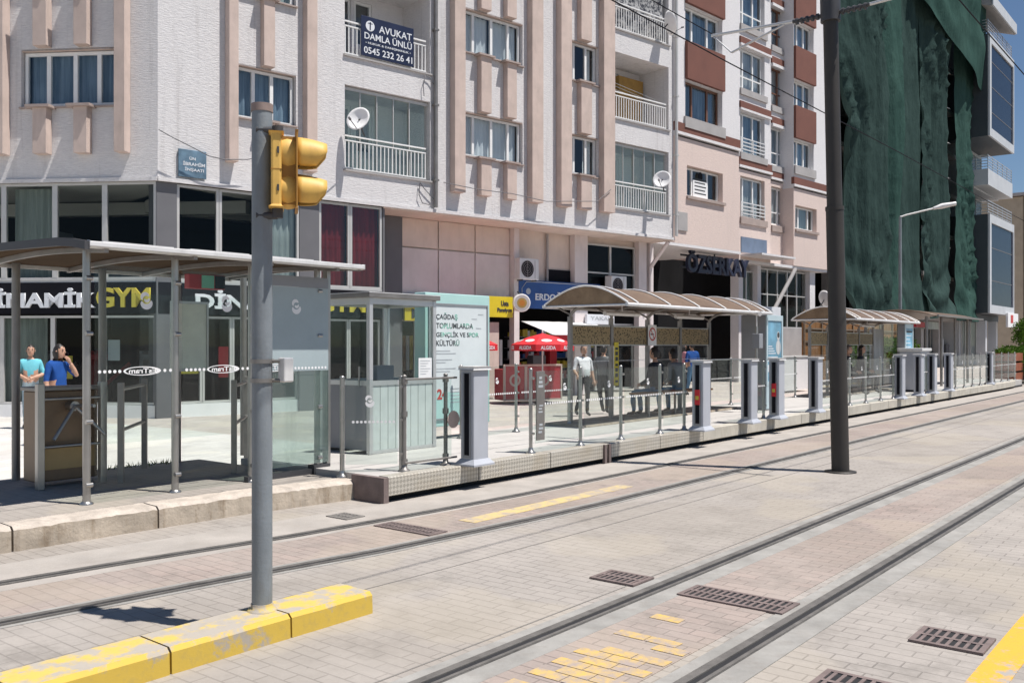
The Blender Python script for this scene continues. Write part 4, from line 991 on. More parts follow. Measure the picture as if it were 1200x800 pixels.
# soffit of the overhang and the left face
RE = 1.1
uR = AR.u(450)
b = MB(); b.box(uR,AE,.0,3,ZB-.06,ZB-.001); b.build('overhang_soffit', M['beige'], A)
LF = bpy.data.objects.new('side_wing', None); C.objects.link(LF); LF.parent = A; LF.rotation_euler = (0,0,AL.rot-AR.rot)
lw = (AL.u(25), AL.u(140)); 
b = MB(); b.wall(-LE,0,ZB,ZT,[(lw[0],lw[1],6.82+FL*k,8.05+FL*k,.2) for k in rows]); b.build('side_wall', M['stucco'], LF)
b = MB(); b.box(-LE,.0,-.05,-.002,ZB-.03,ZB+.05); b.build('side_base_trim', M['stucco'], LF)
for a, c in ((-22,-9),(0,12),(140.5,153)): b = MB(); b.box(AL.u(a),AL.u(c),-.26,-.003,5.77,ZT); b.build('fin', M['pil'], LF, .008)
for a, c in ((45,61),(92.5,108)):
    for k in rows:
        z0 = 5.77 if k == 0 else 8.1+FL*(k-1); z1 = 6.78+FL*k
        b = MB(); b.box(AL.u(a),AL.u(c),-.22,-.003,z0,z1-.02); f = b.build('short_fin', M['pil'], LF, .008)
        b = MB(); b.box(AL.u(a)-.13,AL.u(c)+.1,-.3,.0,z1-.02,z1+.035); b.build('ledge', M['sill'], f)
for k in rows:
    z0, z1 = 6.82+FL*k, 8.05+FL*k
    window(LF,lw[0]+.03,lw[1]-.03,z0+.02,z1-.02,.1,[0,.25,.53,.78,1],'frame','curtain',.07)
    b = MB(); b.box(lw[0]-.02,lw[1]+.02,-.07,.1,z0-.035,z0); b.build('window_sill', M['sill'], LF)
    b = MB(); b.box(lw[0],lw[1],.0,.1,z1-.004,z1+.035); b.build('window_lintel', M['pil'], LF)
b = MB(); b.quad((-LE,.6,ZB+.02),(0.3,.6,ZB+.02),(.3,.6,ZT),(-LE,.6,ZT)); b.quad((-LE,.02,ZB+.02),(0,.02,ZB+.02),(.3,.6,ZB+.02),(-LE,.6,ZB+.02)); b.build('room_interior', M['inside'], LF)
# mezzanine glazing and shopfront, left face
ZM, ZS0, ZS1 = 3.05, 2.32, 3.0
xs = [AL.u(x) for x in (-110,-60,3,63,121.5,182)]
for a, c in zip(xs, xs[1:]):
    window(LF,a,c,ZM,ZB-.03,.04,1,'framegrey',None,.06,'glassd',name='mezzanine_window')
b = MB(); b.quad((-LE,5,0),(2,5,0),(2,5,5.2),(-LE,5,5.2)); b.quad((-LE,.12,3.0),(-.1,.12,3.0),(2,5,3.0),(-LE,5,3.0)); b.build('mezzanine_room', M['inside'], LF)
b = MB(); b.quad((-LE,0.12,5.15),(-.1,0.12,5.15),(2,5,5.15),(-LE,5,5.15)); b.box(-LE,1,2.4,2.7,4.8,5.1); b.build('mezzanine_ceiling', M['ceiling'], LF)
for i in range(5): b = MB(); b.box(-8+1.5*i,-7.2+1.5*i,.7,1.3,3.02,3.9+.3*(i%2)); b.build('exercise_machine', M['greycol'], LF)
b = MB(); b.grid(30,1, lambda u,v: (AL.u(6)+u*.9, .35+.03*math.sin(u*40), 3.1+2*v)); b.build('curtain', M['curtaing'], LF)
b = MB(); b.box(-LE,.0,.05,.12,ZM-.07,ZM); b.build('sill_band', M['framegrey'], LF)
xs = [AL.u(x) for x in (-150,-90,-30,-2,58,118,182)]
b = MB()
for a, c in zip(xs, xs[1:]): window(LF,a,c,.34,2.28,.12,1,'framegrey',None,.05,'glassd',name='shop_window')
b = MB(); b.box(-LE,.0,.08,.3,.0,.33); b.build('shop_plinth', M['white'], LF)
b = MB(); b.grid(40,1, lambda u,v: (AL.u(-4)+u*1.0, .3+.03*math.sin(u*50), .4+1.85*v)); b.build('shop_curtain', M['curtaing'], LF)
# corner column and right-face mezzanine
def colA(x0, x1, z0, z1, y0, y1, m, name='column'): b = MB(); b.box(AR.u(x0),AR.u(x1),y0,y1,z0,z1); return b.build(name, M[m], A)
colA(184,208,.0,ZB-.03,.03,.5,'greycol','corner_column')
for x0, x1, cm, gl in ((208,258,None,'glassd'),(258,305,None,'glassd'),(305,352,'curtaing','glassw'),(375,411.5,'curtainr','glassw'),(411.5,449,'curtainr','glassw')):
    window(A,AR.u(x0)+.005,AR.u(x1)-.005,ZM,ZB-.04,.06,1,'framegrey',cm,.06,gl,name='mezzanine_window')
colA(352,375,.0,ZB-.03,.04,.5,'greycol'); colA(449.5,452,.0,ZB-.03,.04,RE,'greycol','return_wall'); b = MB(); b.box(AR.rec(RE).u(450),AR.rec(RE).u(470),RE-.06,RE-.02,.0,ZB-.07); b.build('dark_recess_panel', M['greycol'], A)
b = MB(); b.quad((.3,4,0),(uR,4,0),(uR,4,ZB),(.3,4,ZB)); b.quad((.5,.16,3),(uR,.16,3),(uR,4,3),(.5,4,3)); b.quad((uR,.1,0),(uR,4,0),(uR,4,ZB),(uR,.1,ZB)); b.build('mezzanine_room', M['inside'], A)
b = MB(); b.quad((.5,.14,ZB-.05),(uR,.14,ZB-.05),(uR,4,ZB-.05),(.5,4,ZB-.05)); b.box(.6,uR-.1,2.2,2.5,4.8,5.1); b.build('mezzanine_ceiling', M['ceiling'], A)
b = MB(); b.quad((.4,1.45,ZB+.0),(AE,1.45,ZB+.0),(AE,.02,ZB+.0),(.4,.02,ZB+.0)); b.build('room_floor', M['inside'], A)
b = MB(); b.box(.45,uR,.06,.14,ZM-.08,ZM); b.build('sill_band', M['framegrey'], A)
for x0, x1 in ((208,240),(240,275),(275,313),(313,352),(376,412),(412,449)): window(A,AR.u(x0)+.005,AR.u(x1)-.005,.34,2.28,.14,1,'framegrey',None,.05,'glassd',name='shop_window')
b = MB(); b.box(.45,uR,.1,.3,.0,.33); b.build('shop_plinth', M['white'], A)
# recessed part right of the glazing: beige panels over shops
AQ = AR.rec(RE); q = AQ.u
seam = [AQ.u(x) for x in (470,513,556,597)]
for a, c in zip(seam, seam[1:]):
    for z0, z1, m in ((3.05,4.31,'beigel'),(4.35,5.13,'beige')):
        b = MB(); b.box(a+.02,c-.02,RE-.03,RE,z0,z1); b.build('wall_panel', M[m], A, .006)
b = MB(); b.quad((uR,RE+.03,3.0),(AE,RE+.03,3.0),(AE,RE+.03,ZB),(uR,RE+.03,ZB)); b.build('recessed_wall', M['beige'], A)
b = MB(); b.box(q(640),q(668),RE-.02,RE+.02,3.4,4.0); b.build('dark_opening', M['signblack'], A)
b = MB(); b.tube([(q(640),RE-.05,3.2),(q(640),RE-.05,5.1)], .04, 8); b.build('wall_pipe', M['bgrey'], A)
for x0, x1 in ((597,603),(668,683),(743,752),(756,760)): b = MB(); b.box(q(x0),q(x1),RE-.22,RE,.0,5.14); b.build('white_column', M['beigel'], A)
window(A,q(683.5),q(742.5),2.95,4.95,RE-.06,2,'framegrey',None,.06,'glassd',transom=4.0,name='dark_window')
b = MB(); b.box(q(684),q(742),RE+.01,RE+.028,2.95,4.95); b.build('dark_room', M['signblack'], A)
b = MB(); b.tube([(q(757),RE-.2,4.3),(AR.u(786),.1,5.12)], .07, 8); b.tube([(q(757),RE-.2,.2),(q(757),RE-.2,4.3)], .07, 8); b.build('diagonal_strut', M['beigel'], A)
# shop level behind the platform
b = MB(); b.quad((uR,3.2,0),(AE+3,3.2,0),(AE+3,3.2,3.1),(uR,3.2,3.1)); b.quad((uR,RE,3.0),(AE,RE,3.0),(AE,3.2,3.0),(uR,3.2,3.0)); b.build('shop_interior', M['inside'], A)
b = MB(); b.box(q(560),q(577),RE-.3,RE+.1,.1,2.3); b.build('pinkish_pier', M['pil'], A)
for x0, x1 in ((463,490),(490,530),(530,560),(700,722),(722,745)):
    window(A,q(x0),q(x1),.14,2.35,RE+.1,1,'framegrey',None,.06,'glassd',name='shop_window')
b = MB()
for i in range(9):
    b.mat = i % 3; x = q(484)+.12*i; b.box(x,x+.1,RE+.5,RE+.7,.9+.02*i,1.9)
b.build('goods', [M['wood'], M['letwhite'], M['letyellow']], A)
for i, (x0,x1,z0,z1,m) in enumerate(((590,600,.6,2.1,'redboard'),(600,604,1.0,1.8,'letwhite'),(640,655,.5,1.3,'greycol'),(660,668,1.0,1.9,'redboard'),(700,708,.9,1.6,'letwhite'),(728,734,1.0,1.7,'letwhite'),(710,722,.3,1.1,'pillars'))):
    b = MB(); b.box(q(x0),q(x1),RE+.6,RE+.9,z0,z1); b.build('shop_fitting', M[m], A, .02)

# lamps and fittings inside the shops
lm = bpy.data.materials.new('shop_lamp'); lm.use_nodes = True; e_ = lm.node_tree.nodes; bs_ = e_['Principled BSDF']; bs_.inputs['Emission Color'].default_value = (1,.95,.85,1); bs_.inputs['Emission Strength'].default_value = 5
for (u,v) in ((-7.6,1.2),(-6.1,2.2),(-4.4,1.4),(-4.2,3.2),(-2.6,1.5),(-2.2,3.0),(-1.0,1.6)):
    b = MB(); b.box(u-.3,u+.3,v-.05,v+.05,2.78,2.82); b.build('shop_ceiling_lamp', lm, LF)
for i in range(6):
    b = MB(); x = -8+1.35*i; b.box(x,x+.08,1.6,2.4,.3,1.5); b.box(x,x+.7,1.6,1.7,1.3,1.42); b.tube([(x+.1,1.7,.4),(x+.8,2.2,1.2)], .05, 6); b.build('exercise_machine', (M['greycol'],M['redboard'],M['pillars'])[i%3], LF)
for i,(u0_,u1_,z0,z1,m) in enumerate(((AL.u(122),AL.u(136),1.3,1.75,'letwhite'),(AL.u(64),AL.u(80),.9,1.4,'letyellow'))):
    b = MB(); b.box(u0_,u1_,.155,.165,z0,z1); b.build('window_notice', M[m], LF)
for i,(x0,x1,z0,z1,m) in enumerate(((214,222,1.55,1.8,'letyellow'),(226,240,1.75,2.1,'letwhite'),(213,237,1.0,1.3,'letyellow'),(260,272,.9,1.6,'redboard'))):
    b = MB(); b.box(AR.u(x0),AR.u(x1),.18,.19,z0,z1); b.build('window_notice', M[m], A)
# shelves of packets and drinks in the grocery below the blue sign
rs = random.Random(5)
for (x0,x1,v) in ((598,612,1.5),(612,640,2.6),(640,668,2.6),(684,700,1.9)):
    b = MB(); f_ = AR.rec(RE+v-1.0)
    ua_, ub_ = f_.u(x0), f_.u(x1)
    for z in (.5,.85,1.2,1.55,1.9):
        b.mat = 4; b.box(ua_,ub_,RE+v-1.02,RE+v-.7,z-.03,z); x = ua_+.02
        while x < ub_-.12:
            w_ = rs.uniform(.07,.16); b.mat = rs.choice((0,1,2,3)); b.box(x,x+w_-.01,RE+v-1.0,RE+v-.85,z,z+rs.uniform(.12,.26)); x += w_
    b.build('goods_shelf', [M['redboard'],M['letwhite'],M['letyellow'],M['blue'],M['greycol']], A)
for ch in list(LF.children): ch.parent = A; ch.rotation_euler = (0,0,AL.rot-AR.rot)
bpy.data.objects.remove(LF)
# ================================================================== building B: brown, white and peach block
B = thing('apartment_building', 'white apartment block with brown panels above a peach first floor', 'apartment building', (B0.X,B0.Y,0), B0.rot)
bo = Vector((B0.X,B0.Y,0)); Bm = Matrix.Rotation(-B0.rot,4,'Z')
class Sec:
    """one stretch of the stepped front, drawn in building B's own frame"""
    def __init__(s, fac, x0, x1):
        s.f = fac; o = Bm @ (Vector((fac.X,fac.Y,0))-bo); s.o = o; s.u0 = o.x+fac.u(x0); s.u1 = o.x+fac.u(x1); s.y = o.y
    def u(s, x): return s.o.x+s.f.u(x)
BZ, BT, FB = 5.25, 21.5, 2.72
s0, s1, s2, s3 = Sec(B0,791,866), Sec(B1,866,903), Sec(B2,903,930), Sec(B3,930,971)
zb = 9.25                                             # belt course between peach and white
def section(s, zbelt, wins, brown=None, depth=9):
    hl = [(w[0],w[1],w[2],w[3],.28) for w in wins]; pe = [h for h in hl if h[3] < zbelt]; wh = [h for h in hl if h[3] >= zbelt]
    b = MB(); b.wall(s.u0,s.u1,BZ,zbelt-.2,pe,s.y); b.quad((s.u0,s.y,BZ),(s.u0,s.y+depth,BZ),(s.u0,s.y+depth,zbelt-.2),(s.u0,s.y,zbelt-.2)); b.quad((s.u1,s.y,BZ),(s.u1,s.y+depth,BZ),(s.u1,s.y+depth,zbelt-.2),(s.u1,s.y,zbelt-.2))
    b.quad((s.u0,s.y,BZ),(s.u1,s.y,BZ),(s.u1,s.y+depth,BZ),(s.u0,s.y+depth,BZ)); b.build('peach_wall', M['peach'], B)
    b = MB(); b.wall(s.u0,s.u1,zbelt+.25,BT,wh,s.y); b.quad((s.u0,s.y,zbelt-.2),(s.u0,s.y+depth,zbelt-.2),(s.u0,s.y+depth,BT),(s.u0,s.y,BT)); b.quad((s.u1,s.y,zbelt-.2),(s.u1,s.y+depth,zbelt-.2),(s.u1,s.y+depth,BT),(s.u1,s.y,BT)); b.build('white_wall', M['bwhite'], B)
    b = MB(); b.box(s.u0-.03,s.u1+.03,s.y-.05,s.y+.1,zbelt-.02,zbelt+.3); b.build('brown_belt', M['brown'], B)
    b = MB(); b.box(s.u0-.05,s.u1+.05,s.y-.08,s.y+.1,zbelt-.13,zbelt-.03); b.build('white_moulding', M['bwhite'], B)
    b = MB(); b.quad((s.u0,s.y+.8,BZ),(s.u1,s.y+.8,BZ),(s.u1,s.y+.8,BT),(s.u0,s.y+.8,BT)); b.build('room_interior', M['insidel'], B)
def zz(s, x, y): return s.f.z(x,y)
# section 0: brown panel column
wa, wb = s0.u(803), s0.u(846.5)
k0 = s0.f.z(805,136.5)
w0 = []
for k in range(5): z = k0+FB*k; w0.append((wa,wb,z,z+1.33))
pw = (s0.u(805), s0.u(847), s0.f.z(805,229.5), s0.f.z(805,193.5))
section(s0, 9.25, w0+[pw])
for k, w in enumerate(w0):
    window(B,w[0]+.02,w[1]-.02,w[2]+.02,w[3]-.02,s0.y+.2,[0,.28,.7,1],'frame' if k % 2 else 'brownframe','curtain',.07)
    b = MB(); b.box(wa-.02,wb+.03,s0.y-.12,s0.y-.002,w[3]+.0,w[3]+1.36); b.build('brown_panel', M['brown'], B, .01)
b = MB(); b.box(wa-.1,wb+.12,s0.y-.08,s0.y-.001,k0-.42,k0-.03); b.build('grey_sill_band', M['bgrey'], B)
ww = window(B,pw[0]+.02,pw[1]-.02,pw[2]+.02,pw[3]-.02,s0.y+.2,[0,.25,.68,1],'frame',None,.07)
b = MB(); b.box(pw[0]-.05,pw[1]+.1,s0.y-.09,s0.y,pw[2]-.1,pw[2]); b.build('stone_sill', M['sill'], B)
a, c = pw[0]+(pw[1]-pw[0])*.27, pw[0]+(pw[1]-pw[0])*.67
b = MB(); b.box(a,c,s0.y+.17,s0.y+.185,pw[2]+.08,pw[3]-.42); wp = b.build('window_poster', M['white'], B)
b = MB(); b.disc(((a+c)/2,s0.y+.166,pw[3]-.25),.16,18); b.mat = 1
for k in range(5): b.box(a+.1,c-.1-.06*(k%2),s0.y+.164,s0.y+.169,pw[2]+.2+.13*k,pw[2]+.24+.13*k)
b.build('poster_print', [M['signblack'], M['letdark']], wp)
# section 1: French windows with low railings
def zs(s, x, y): return s.f.z(x,y)
c1 = []
u_a, u_b = s1.u(867.5), s1.u(896)
f1 = zs(s1,870,178.5)
for k in range(-1,5): c1.append((u_a,u_b,f1+FB*k,f1+1.72+FB*k))
section(s1, 9.25, c1)
for k, w in enumerate(c1):
    window(B,w[0]+.02,w[1]-.02,w[2]+.02,w[3]-.02,s1.y+.15,[0,.2,.62,1],'frame',('curtainw','curtain')[k%2],.07,transom=w[2]+.55 if k > 1 else None)
    b = MB()
    if k < 2:
        for z in (.12,.27,.42,.58): b.box(w[0],w[1],s1.y-.03,s1.y+.0,w[2]+z,w[2]+z+.045)
        for q in (0,.5,1): x = w[0]+(w[1]-w[0]-.04)*q; b.box(x,x+.04,s1.y-.035,s1.y+.005,w[2],w[2]+.64)
        b.build('low_railing', M['gutter'], B)
    b = MB(); b.box(w[0]-.05,w[1]+.15,s1.y-.08,s1.y-.001,w[2]-.3,w[2]-.03); b.build('grey_sill_band', M['bgrey'] if k else M['sill'], B)
    if k > 1:
        b = MB(); b.box(s1.u0+.02,s1.u1-.05,s1.y-.07,s1.y-.001,w[2]-.85,w[2]-.58); b.build('brown_belt', M['brown'], B)
        b = MB(); b.box(s1.u0+.02,s1.u1-.05,s1.y-.1,s1.y-.001,w[2]-.96,w[2]-.87); b.build('white_moulding', M['bwhite'], B)
# section 2: bay with brown frames
c2 = []; u_a, u_b = s2.u(903.8), s2.u(924.5); f2 = zs(s2,905,193)
for k in range(-1,5): c2.append((u_a,u_b,f2+FB*k,f2+1.75+FB*k))
section(s2, 9.25, c2)
for k, w in enumerate(c2):
    window(B,w[0]+.02,w[1]-.02,w[2]+.02,w[3]-.02,s2.y+.15,2,'brownframe' if k > 1 else 'frame','curtain' if k % 2 else 'curtainw',.08,transom=w[2]+.6)
    b = MB(); b.box(w[0]-.02,w[1]+.1,s2.y-.07,s2.y-.001,w[2]-.3,w[2]-.03); b.build('grey_sill_band', M['bgrey'] if k else M['sill'], B)
    if k > 1:
        b = MB(); b.box(s2.u0+.02,s2.u1-.05,s2.y-.07,s2.y-.001,w[2]-.85,w[2]-.55); b.build('brown_belt', M['brown'], B)
        b = MB(); b.box(s2.u0+.02,s2.u1-.0,s2.y-.12,s2.y-.001,w[2]-1.0,w[2]-.87); b.build('white_moulding', M['bwhite'], B)
# section 3: second brown panel column
ua, ub = s3.u(930.3), s3.u(953.5); f3 = zs(s3,931,193)
c3 = [(ua,ub,f3+FB*k,f3+1.22+FB*k) for k in range(5)]
pw3 = (s3.u(932), s3.u(957), zs(s3,932,268), zs(s3,932,240))
section(s3, 9.0, c3+[pw3])
for k, w in enumerate(c3):
    window(B,w[0]+.02,w[1]-.02,w[2]+.02,w[3]-.02,s3.y+.2,3,'frame','curtain',.07)
    b = MB(); b.box(ua-.02,ub+.05,s3.y-.12,s3.y-.002,w[3],w[3]+1.48); b.build('brown_panel', M['brown'], B, .01)
b = MB(); b.box(ua,ub+.12,s3.y-.08,s3.y-.001,f3-.42,f3-.03); b.build('grey_sill_band', M['bgrey'], B)
window(B,pw3[0]+.02,pw3[1]-.02,pw3[2]+.02,pw3[3]-.02,s3.y+.2,[0,.3,.75,1],'frame','curtaing',.08)
b = MB(); b.box(pw3[0]-.05,pw3[1]+.1,s3.y-.09,s3.y,pw3[2]-.12,pw3[2]); b.build('stone_sill', M['sill'], B)
# canopy slab, ground floor
b = MB(); b.box(s1.u(868),s1.u(908),s1.y-1.0,s1.y,BZ+.12,BZ+.2); b.build('canopy_slab', M['bwhite'], B)
b = MB(); b.box(s1.u(868),s1.u(898),s1.y-.03,s1.y-.002,BZ+.3,BZ+.95); b.build('blue_grey_panel', M['framegrey'] if 0 else mat('blue_grey_panel', (.13,.17,.24), .5), B)
yb0 = s3.y+1.2
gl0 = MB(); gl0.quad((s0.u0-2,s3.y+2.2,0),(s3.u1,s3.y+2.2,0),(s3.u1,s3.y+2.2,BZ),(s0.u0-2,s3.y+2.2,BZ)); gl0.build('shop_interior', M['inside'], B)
b = MB(); b.box(s0.u0-1.5,s0.u(868),s0.y+.0,s0.y+4,BZ-.1,BZ-.002); b.box(s1.u0,s3.u1,s1.y,s3.y+3,BZ-.12,BZ-.003); b.build('overhang_soffit', M['bwhite'], B)
zq = lambda x: s3.u(x)
for x0, x1 in ((873,878),(895,899),(956,962)): b = MB(); b.box(zq(x0),zq(x1),s3.y+.3,s3.y+.7,.0,BZ-.1); b.build('ground_floor_column', M['bwhite'], B)
window(B,zq(878),zq(895),1.5,BZ-.4,s3.y+.5,2,'framegrey','curtaing',.06,'glassd',name='shop_window',transom=3.0)
window(B,zq(899),zq(956),2.4,BZ-.2,s3.y+.5,5,'framegrey',None,.06,'glassd',name='shop_window',transom=3.9)
b = MB(); b.box(zq(899),zq(956),s3.y+.45,s3.y+.75,1.9,2.4); b.box(zq(925),zq(956),s3.y+.45,s3.y+.75,.1,1.9); b.build('grey_parapet', M['bgrey'], B)
b = MB(); b.tube([(zq(901),s3.y+.2,2.4),(zq(930),s3.y-.1,BZ-.15)], .09, 8); b.tube([(zq(901),s3.y+.2,.1),(zq(901),s3.y+.2,2.4)], .07, 8); b.build('diagonal_strut', M['bgrey'], B)
b = MB(); b.quad((s0.u0,9+s0.y,BZ),(s3.u1,9+s3.y,BZ),(s3.u1,9+s3.y,BT),(s0.u0,9+s0.y,BT)); b.build('rear_wall', M['bwhite'], B)
for s in (s0,s1,s2,s3): b = MB(); b.box(s.u0,s.u1,s.y,s.y+9,BT,BT+.2); b.build('roof', M['bgrey'], B)
# ================================================================== building C behind green netting
Cb = thing('building_under_works', 'unfinished dark concrete building hidden behind green netting', 'building', (CF.X,CF.Y,0), CF.rot)
CL = CF.u(1147)
for k in range(9):
    b = MB(); b.box(-2.0,CL,1.2,10,3.3+3.0*k,3.55+3.0*k); b.build('floor_slab', M['bgrey'], Cb)
for k in range(8): x = -1.8+(CL+1)*k/7; b = MB(); b.box(x,x+.4,1.5,1.9,.0,27.4); b.build('column', M['bgrey'], Cb)
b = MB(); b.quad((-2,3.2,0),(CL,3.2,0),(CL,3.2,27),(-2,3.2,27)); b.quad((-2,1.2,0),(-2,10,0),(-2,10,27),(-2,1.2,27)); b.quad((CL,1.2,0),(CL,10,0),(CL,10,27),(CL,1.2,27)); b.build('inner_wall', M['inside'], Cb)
for i in range(9):
    x = .5+i*2.9
    if i in (2,5): continue
    window(Cb,x,x+2.3,.4,2.9,2.0,2,'framegrey',None,.07,'glassd',name='shop_window')
for i, m in ((2,'curtainw'),(5,'framegrey')): b = MB(); b.box(.5+i*2.9,2.8+i*2.9,1.6,1.9,.1,2.9); b.build('shop_panel', M[m], Cb)
rc = random.Random(9)
for i in range(16):
    x = 8+i*1.25+rc.uniform(-.2,.2); w_ = rc.uniform(.5,1.1); z0 = rc.choice((.3,.8,1.4)); m = rc.choice(('curtaing','greycol','letwhite','pillars','redboard','wood','letgreen','dark'))
    b = MB(); b.box(x,x+w_,1.75,1.9,z0,z0+rc.uniform(.5,1.5)); b.build('shop_notice', M[m], Cb)
for (x0,x1,m) in ((10,12.2,'letwhite'),(14,18,'greycol'),(19.5,23,'curtaing')): b = MB(); b.box(x0,x1,1.3,1.45,2.7,3.2); b.build('sign_band', M[m], Cb)
b = MB(); b.box(CF.u(1071),CF.u(1085),.9,1.2,.0,3.3); b.build('white_pier', M['bwhite'], Cb)
Nn = thing('debris_netting', 'huge green debris netting draped over the front of the unfinished building', 'netting', (CF.X,CF.Y,3.2), CF.rot)
xs = [CF.u(x) for x in (983,1031,1043,1074,1106)]+[CF.u(1120),CF.u(1142)]
def sheet_(u0, u1, z0, z1, off, amp, seed, m, nx=26, nz=90, swag=.3, pleat=0):
    b = MB()
    def fn(a, v):
        u = u0+(u1-u0)*a; z = z0+(z1-z0)*v
        q = noise.noise((u*.7+seed,z*.05,seed)); q2 = noise.noise((u*1.6+z*.12,z*.09+u*.1,seed+3)); q3 = noise.noise((u*.22,z*.11,seed+9))
        y = off-amp*(.9*q+.95*q2+.9*q3)-.3*math.sin(math.pi*a)
        # long creases running down and away from the ties
        c1 = (1-abs(noise.noise((u*1.1+z*.42+seed,z*.06-u*.12,seed+7))))**9; c2 = (1-abs(noise.noise((u*1.4-z*.3,z*.07+u*.15,seed+4))))**10
        gate = max(0,noise.noise((u*.16,z*.13,seed+1))+.25)
        y -= pleat*.5*gate*c1+.22*max(0,.45-gate)*c2
        bulge = math.exp(-((z-z0)/1.5)**2); y -= .5*bulge*(.6+.4*math.sin(a*6+seed))
        # a swag: the lower hem is gathered up in curved folds
        y -= .1*math.sin((z-z0)*3.2+4*math.sin(math.pi*a))*math.exp(-((z-z0)/3.0)**2)*pleat
        zz_ = z-(swag*math.sin(math.pi*a)+.25*noise.noise((u*.9,seed,0)))*(1-v)**6
        return (u+.05*q2, y, zz_)
    b.grid(nx,nz,fn); return b.build('netting_sheet', M[m], Nn)
sheet_(xs[0],xs[1]+1.3,.1,25,.0,.42,1.3,'net',40,140,.45,1.2)
sheet_(xs[1]-.1,xs[2]+1.0,.0,25,-.04,.4,4.1,'net2',14,140,.3,.5)
sheet_(xs[2]-.05,xs[3]+.9,.35,25,-.05,.22,7.7,'net',26,120,.2,.3)
sheet_(xs[3],xs[4]+.2,.35,22.5,-.12,.3,2.2,'net2' if 0 else 'net',26,130,.25,1.8)
sheet_(xs[4],xs[5]+.3,.5,21,.9,.3,8.8,'net',10,70,.2,.6)
sheet_(xs[5],xs[6],.3,20,.25,.3,5.5,'net2',18,110,.35,1.0)
b = MB(); b.grid(40,30, lambda a,v: (CF.u(1060)+a*(xs[6]-CF.u(1060)), -.75-.35*noise.noise((a*5,v*3,3))-.25*math.sin(math.pi*a), 18.9-a*2.4+(3.2+5*a)*v+.5*noise.noise((a*4,0,8))*(1-v))); b.build('netting_sheet', M['net2'], Nn)
b = MB()
for k in range(8): b.tube([(xs[4]+.1,.5,2.5+2.4*k),(xs[5]+.2,.4,2.7+2.4*k)], .03, 5)
b.build('scaffold_tube', M['gutter'], Nn)
# ================================================================== building D: grey modern block
D = thing('office_building', 'tall grey modern block with white framed dark glass bays', 'office building', (DF.X,DF.Y,0), DF.rot)
DL = DF.u(1186.5); dz = lambda y: EYE+(HOR-y)*66/FOC
gw = mat('dark_grey_panel', (.045,.056,.064), .5, 0, .06, 1); wf = mat('pale_grey_frame', (.5,.52,.54), .6, 0, .06, 1); bgl = glass_mat('blue_black_glass', (.1,.12,.16), .02, .8, .4, (.035,.05,.085))
def bay(z0, z1):
    b = MB(); b.box(-.0,DL,.02,6,z0,z1); b.build('bay_body', gw, D)
    b = MB(); b.box(-.02,DL+.02,-.12,.018,z0,z0+.6); b.box(-.02,DL+.02,-.12,.018,z1-.6,z1); b.box(-.02,.5,-.12,.018,z0+.6,z1-.6); b.box(DL-.25,DL+.02,-.12,.018,z0+.6,z1-.6); b.build('bay_frame', wf, D)
    b = MB(); b.box(.51,DL-.26,-.03,.012,z0+.61,z1-.61); gp = b.build('bay_glass', bgl, D)
    b = MB(); n = int((z1-z0)/1.8)
    for k in range(1,n): z = z0+(z1-z0)*k/n; b.box(.52,DL-.27,-.045,-.031,z-.03,z+.03)
    b.build('glazing_bar', M['greycol'], gp)
z1a, z1b, z2a, z2b = 3.9, 11.0, 16.6, 23.9
bay(z1a,z1b); bay(z2a,z2b)
b = MB(); b.box(1.2,DL-.2,2.2,9,.1,25.6); b.build('core_wall', wf, D)
b = MB(); b.box(.3,DL,1.0,2.18,13.0,14.2); b.box(0,DL,.0,1.0,13.1,14.25); b.build('balcony_slab', wf, D)
for z0, z1 in ((11.2,13),(14.4,16.4),(24.0,25.5),(.3,3.6)):
    window(D,1.6,3.6,z0+.1,z1,2.1,2,'framegrey',None,.08,'glassd'); window(D,4.2,DL-.5,z0+.1,z1,2.1,2,'framegrey',None,.08,'glassd')
for z in (11.05,14.3,24):
    b = MB(); 
    for k in range(5): b.box(.1,DL-.1,.03,.07,z+.2*k+.1,z+.2*k+.15); b.box(.06,.1,.08,2,z+.2*k+.1,z+.2*k+.15)
    for k in range(6): x = .1+(DL-.3)*k/5; b.box(x,x+.05,.028,.072,z,z+1.0)
    b.build('balcony_railing', M['alu'], D)
b = MB(); b.prism([(-.3,25.7),(-.2,26.5),(3,27.6),(6,27.4),(6,26.9),(3,26.9)], -.4, DL-.6, 'yz'); b.build('roof_slab', M['bgrey'], D)
b = MB(); b.box(-.42,DL-.58,-.42,-.31,25.75,26.5); b.build('roof_fascia', wf, D)
b = MB(); b.box(.3,DL,1.0,6,3.4,3.88); b.build('ground_soffit', gw, D)
for x in (2.0,5.5): b = MB(); b.box(x,x+.5,.6,1.2,.1,3.4); b.build('column', wf, D)
Sg = thing('shop_sign', 'white lit-box shop sign with a red square at the foot of the grey block', 'sign', DF.P(DL*.62,-.3,2.95), DF.rot)
b = MB(); b.box(0,DL*.45,0,.16,0,1.1); pnl = b.build('board', M['white'], Sg, .02); b = MB(); b.box(.9,1.75,-.02,-.001,.35,.95); b.build('red_square', M['letred'], pnl)
E_ = thing('apartment_building', 'distant beige apartment block at the right edge beyond the grey building', 'apartment building', (57,100,0), R(52))
b = MB(); holes = [(1+3*i,2.6+3*i,2+3*k,3.5+3*k,.3) for i in range(12) for k in range(5)]
b.wall(-3,40,0,17.5,holes); b.box(-3,40,.9,12,0,17.4); b.build('wall', mat('ochre_beige_render', (.42,.35,.26), .9, 0, .1, 1), E_)
for h in holes: b = MB(); b.quad((h[0],.28,h[2]),(h[1],.28,h[2]),(h[1],.28,h[3]),(h[0],.28,h[3])); b.build('window', M['glassd'], E_)
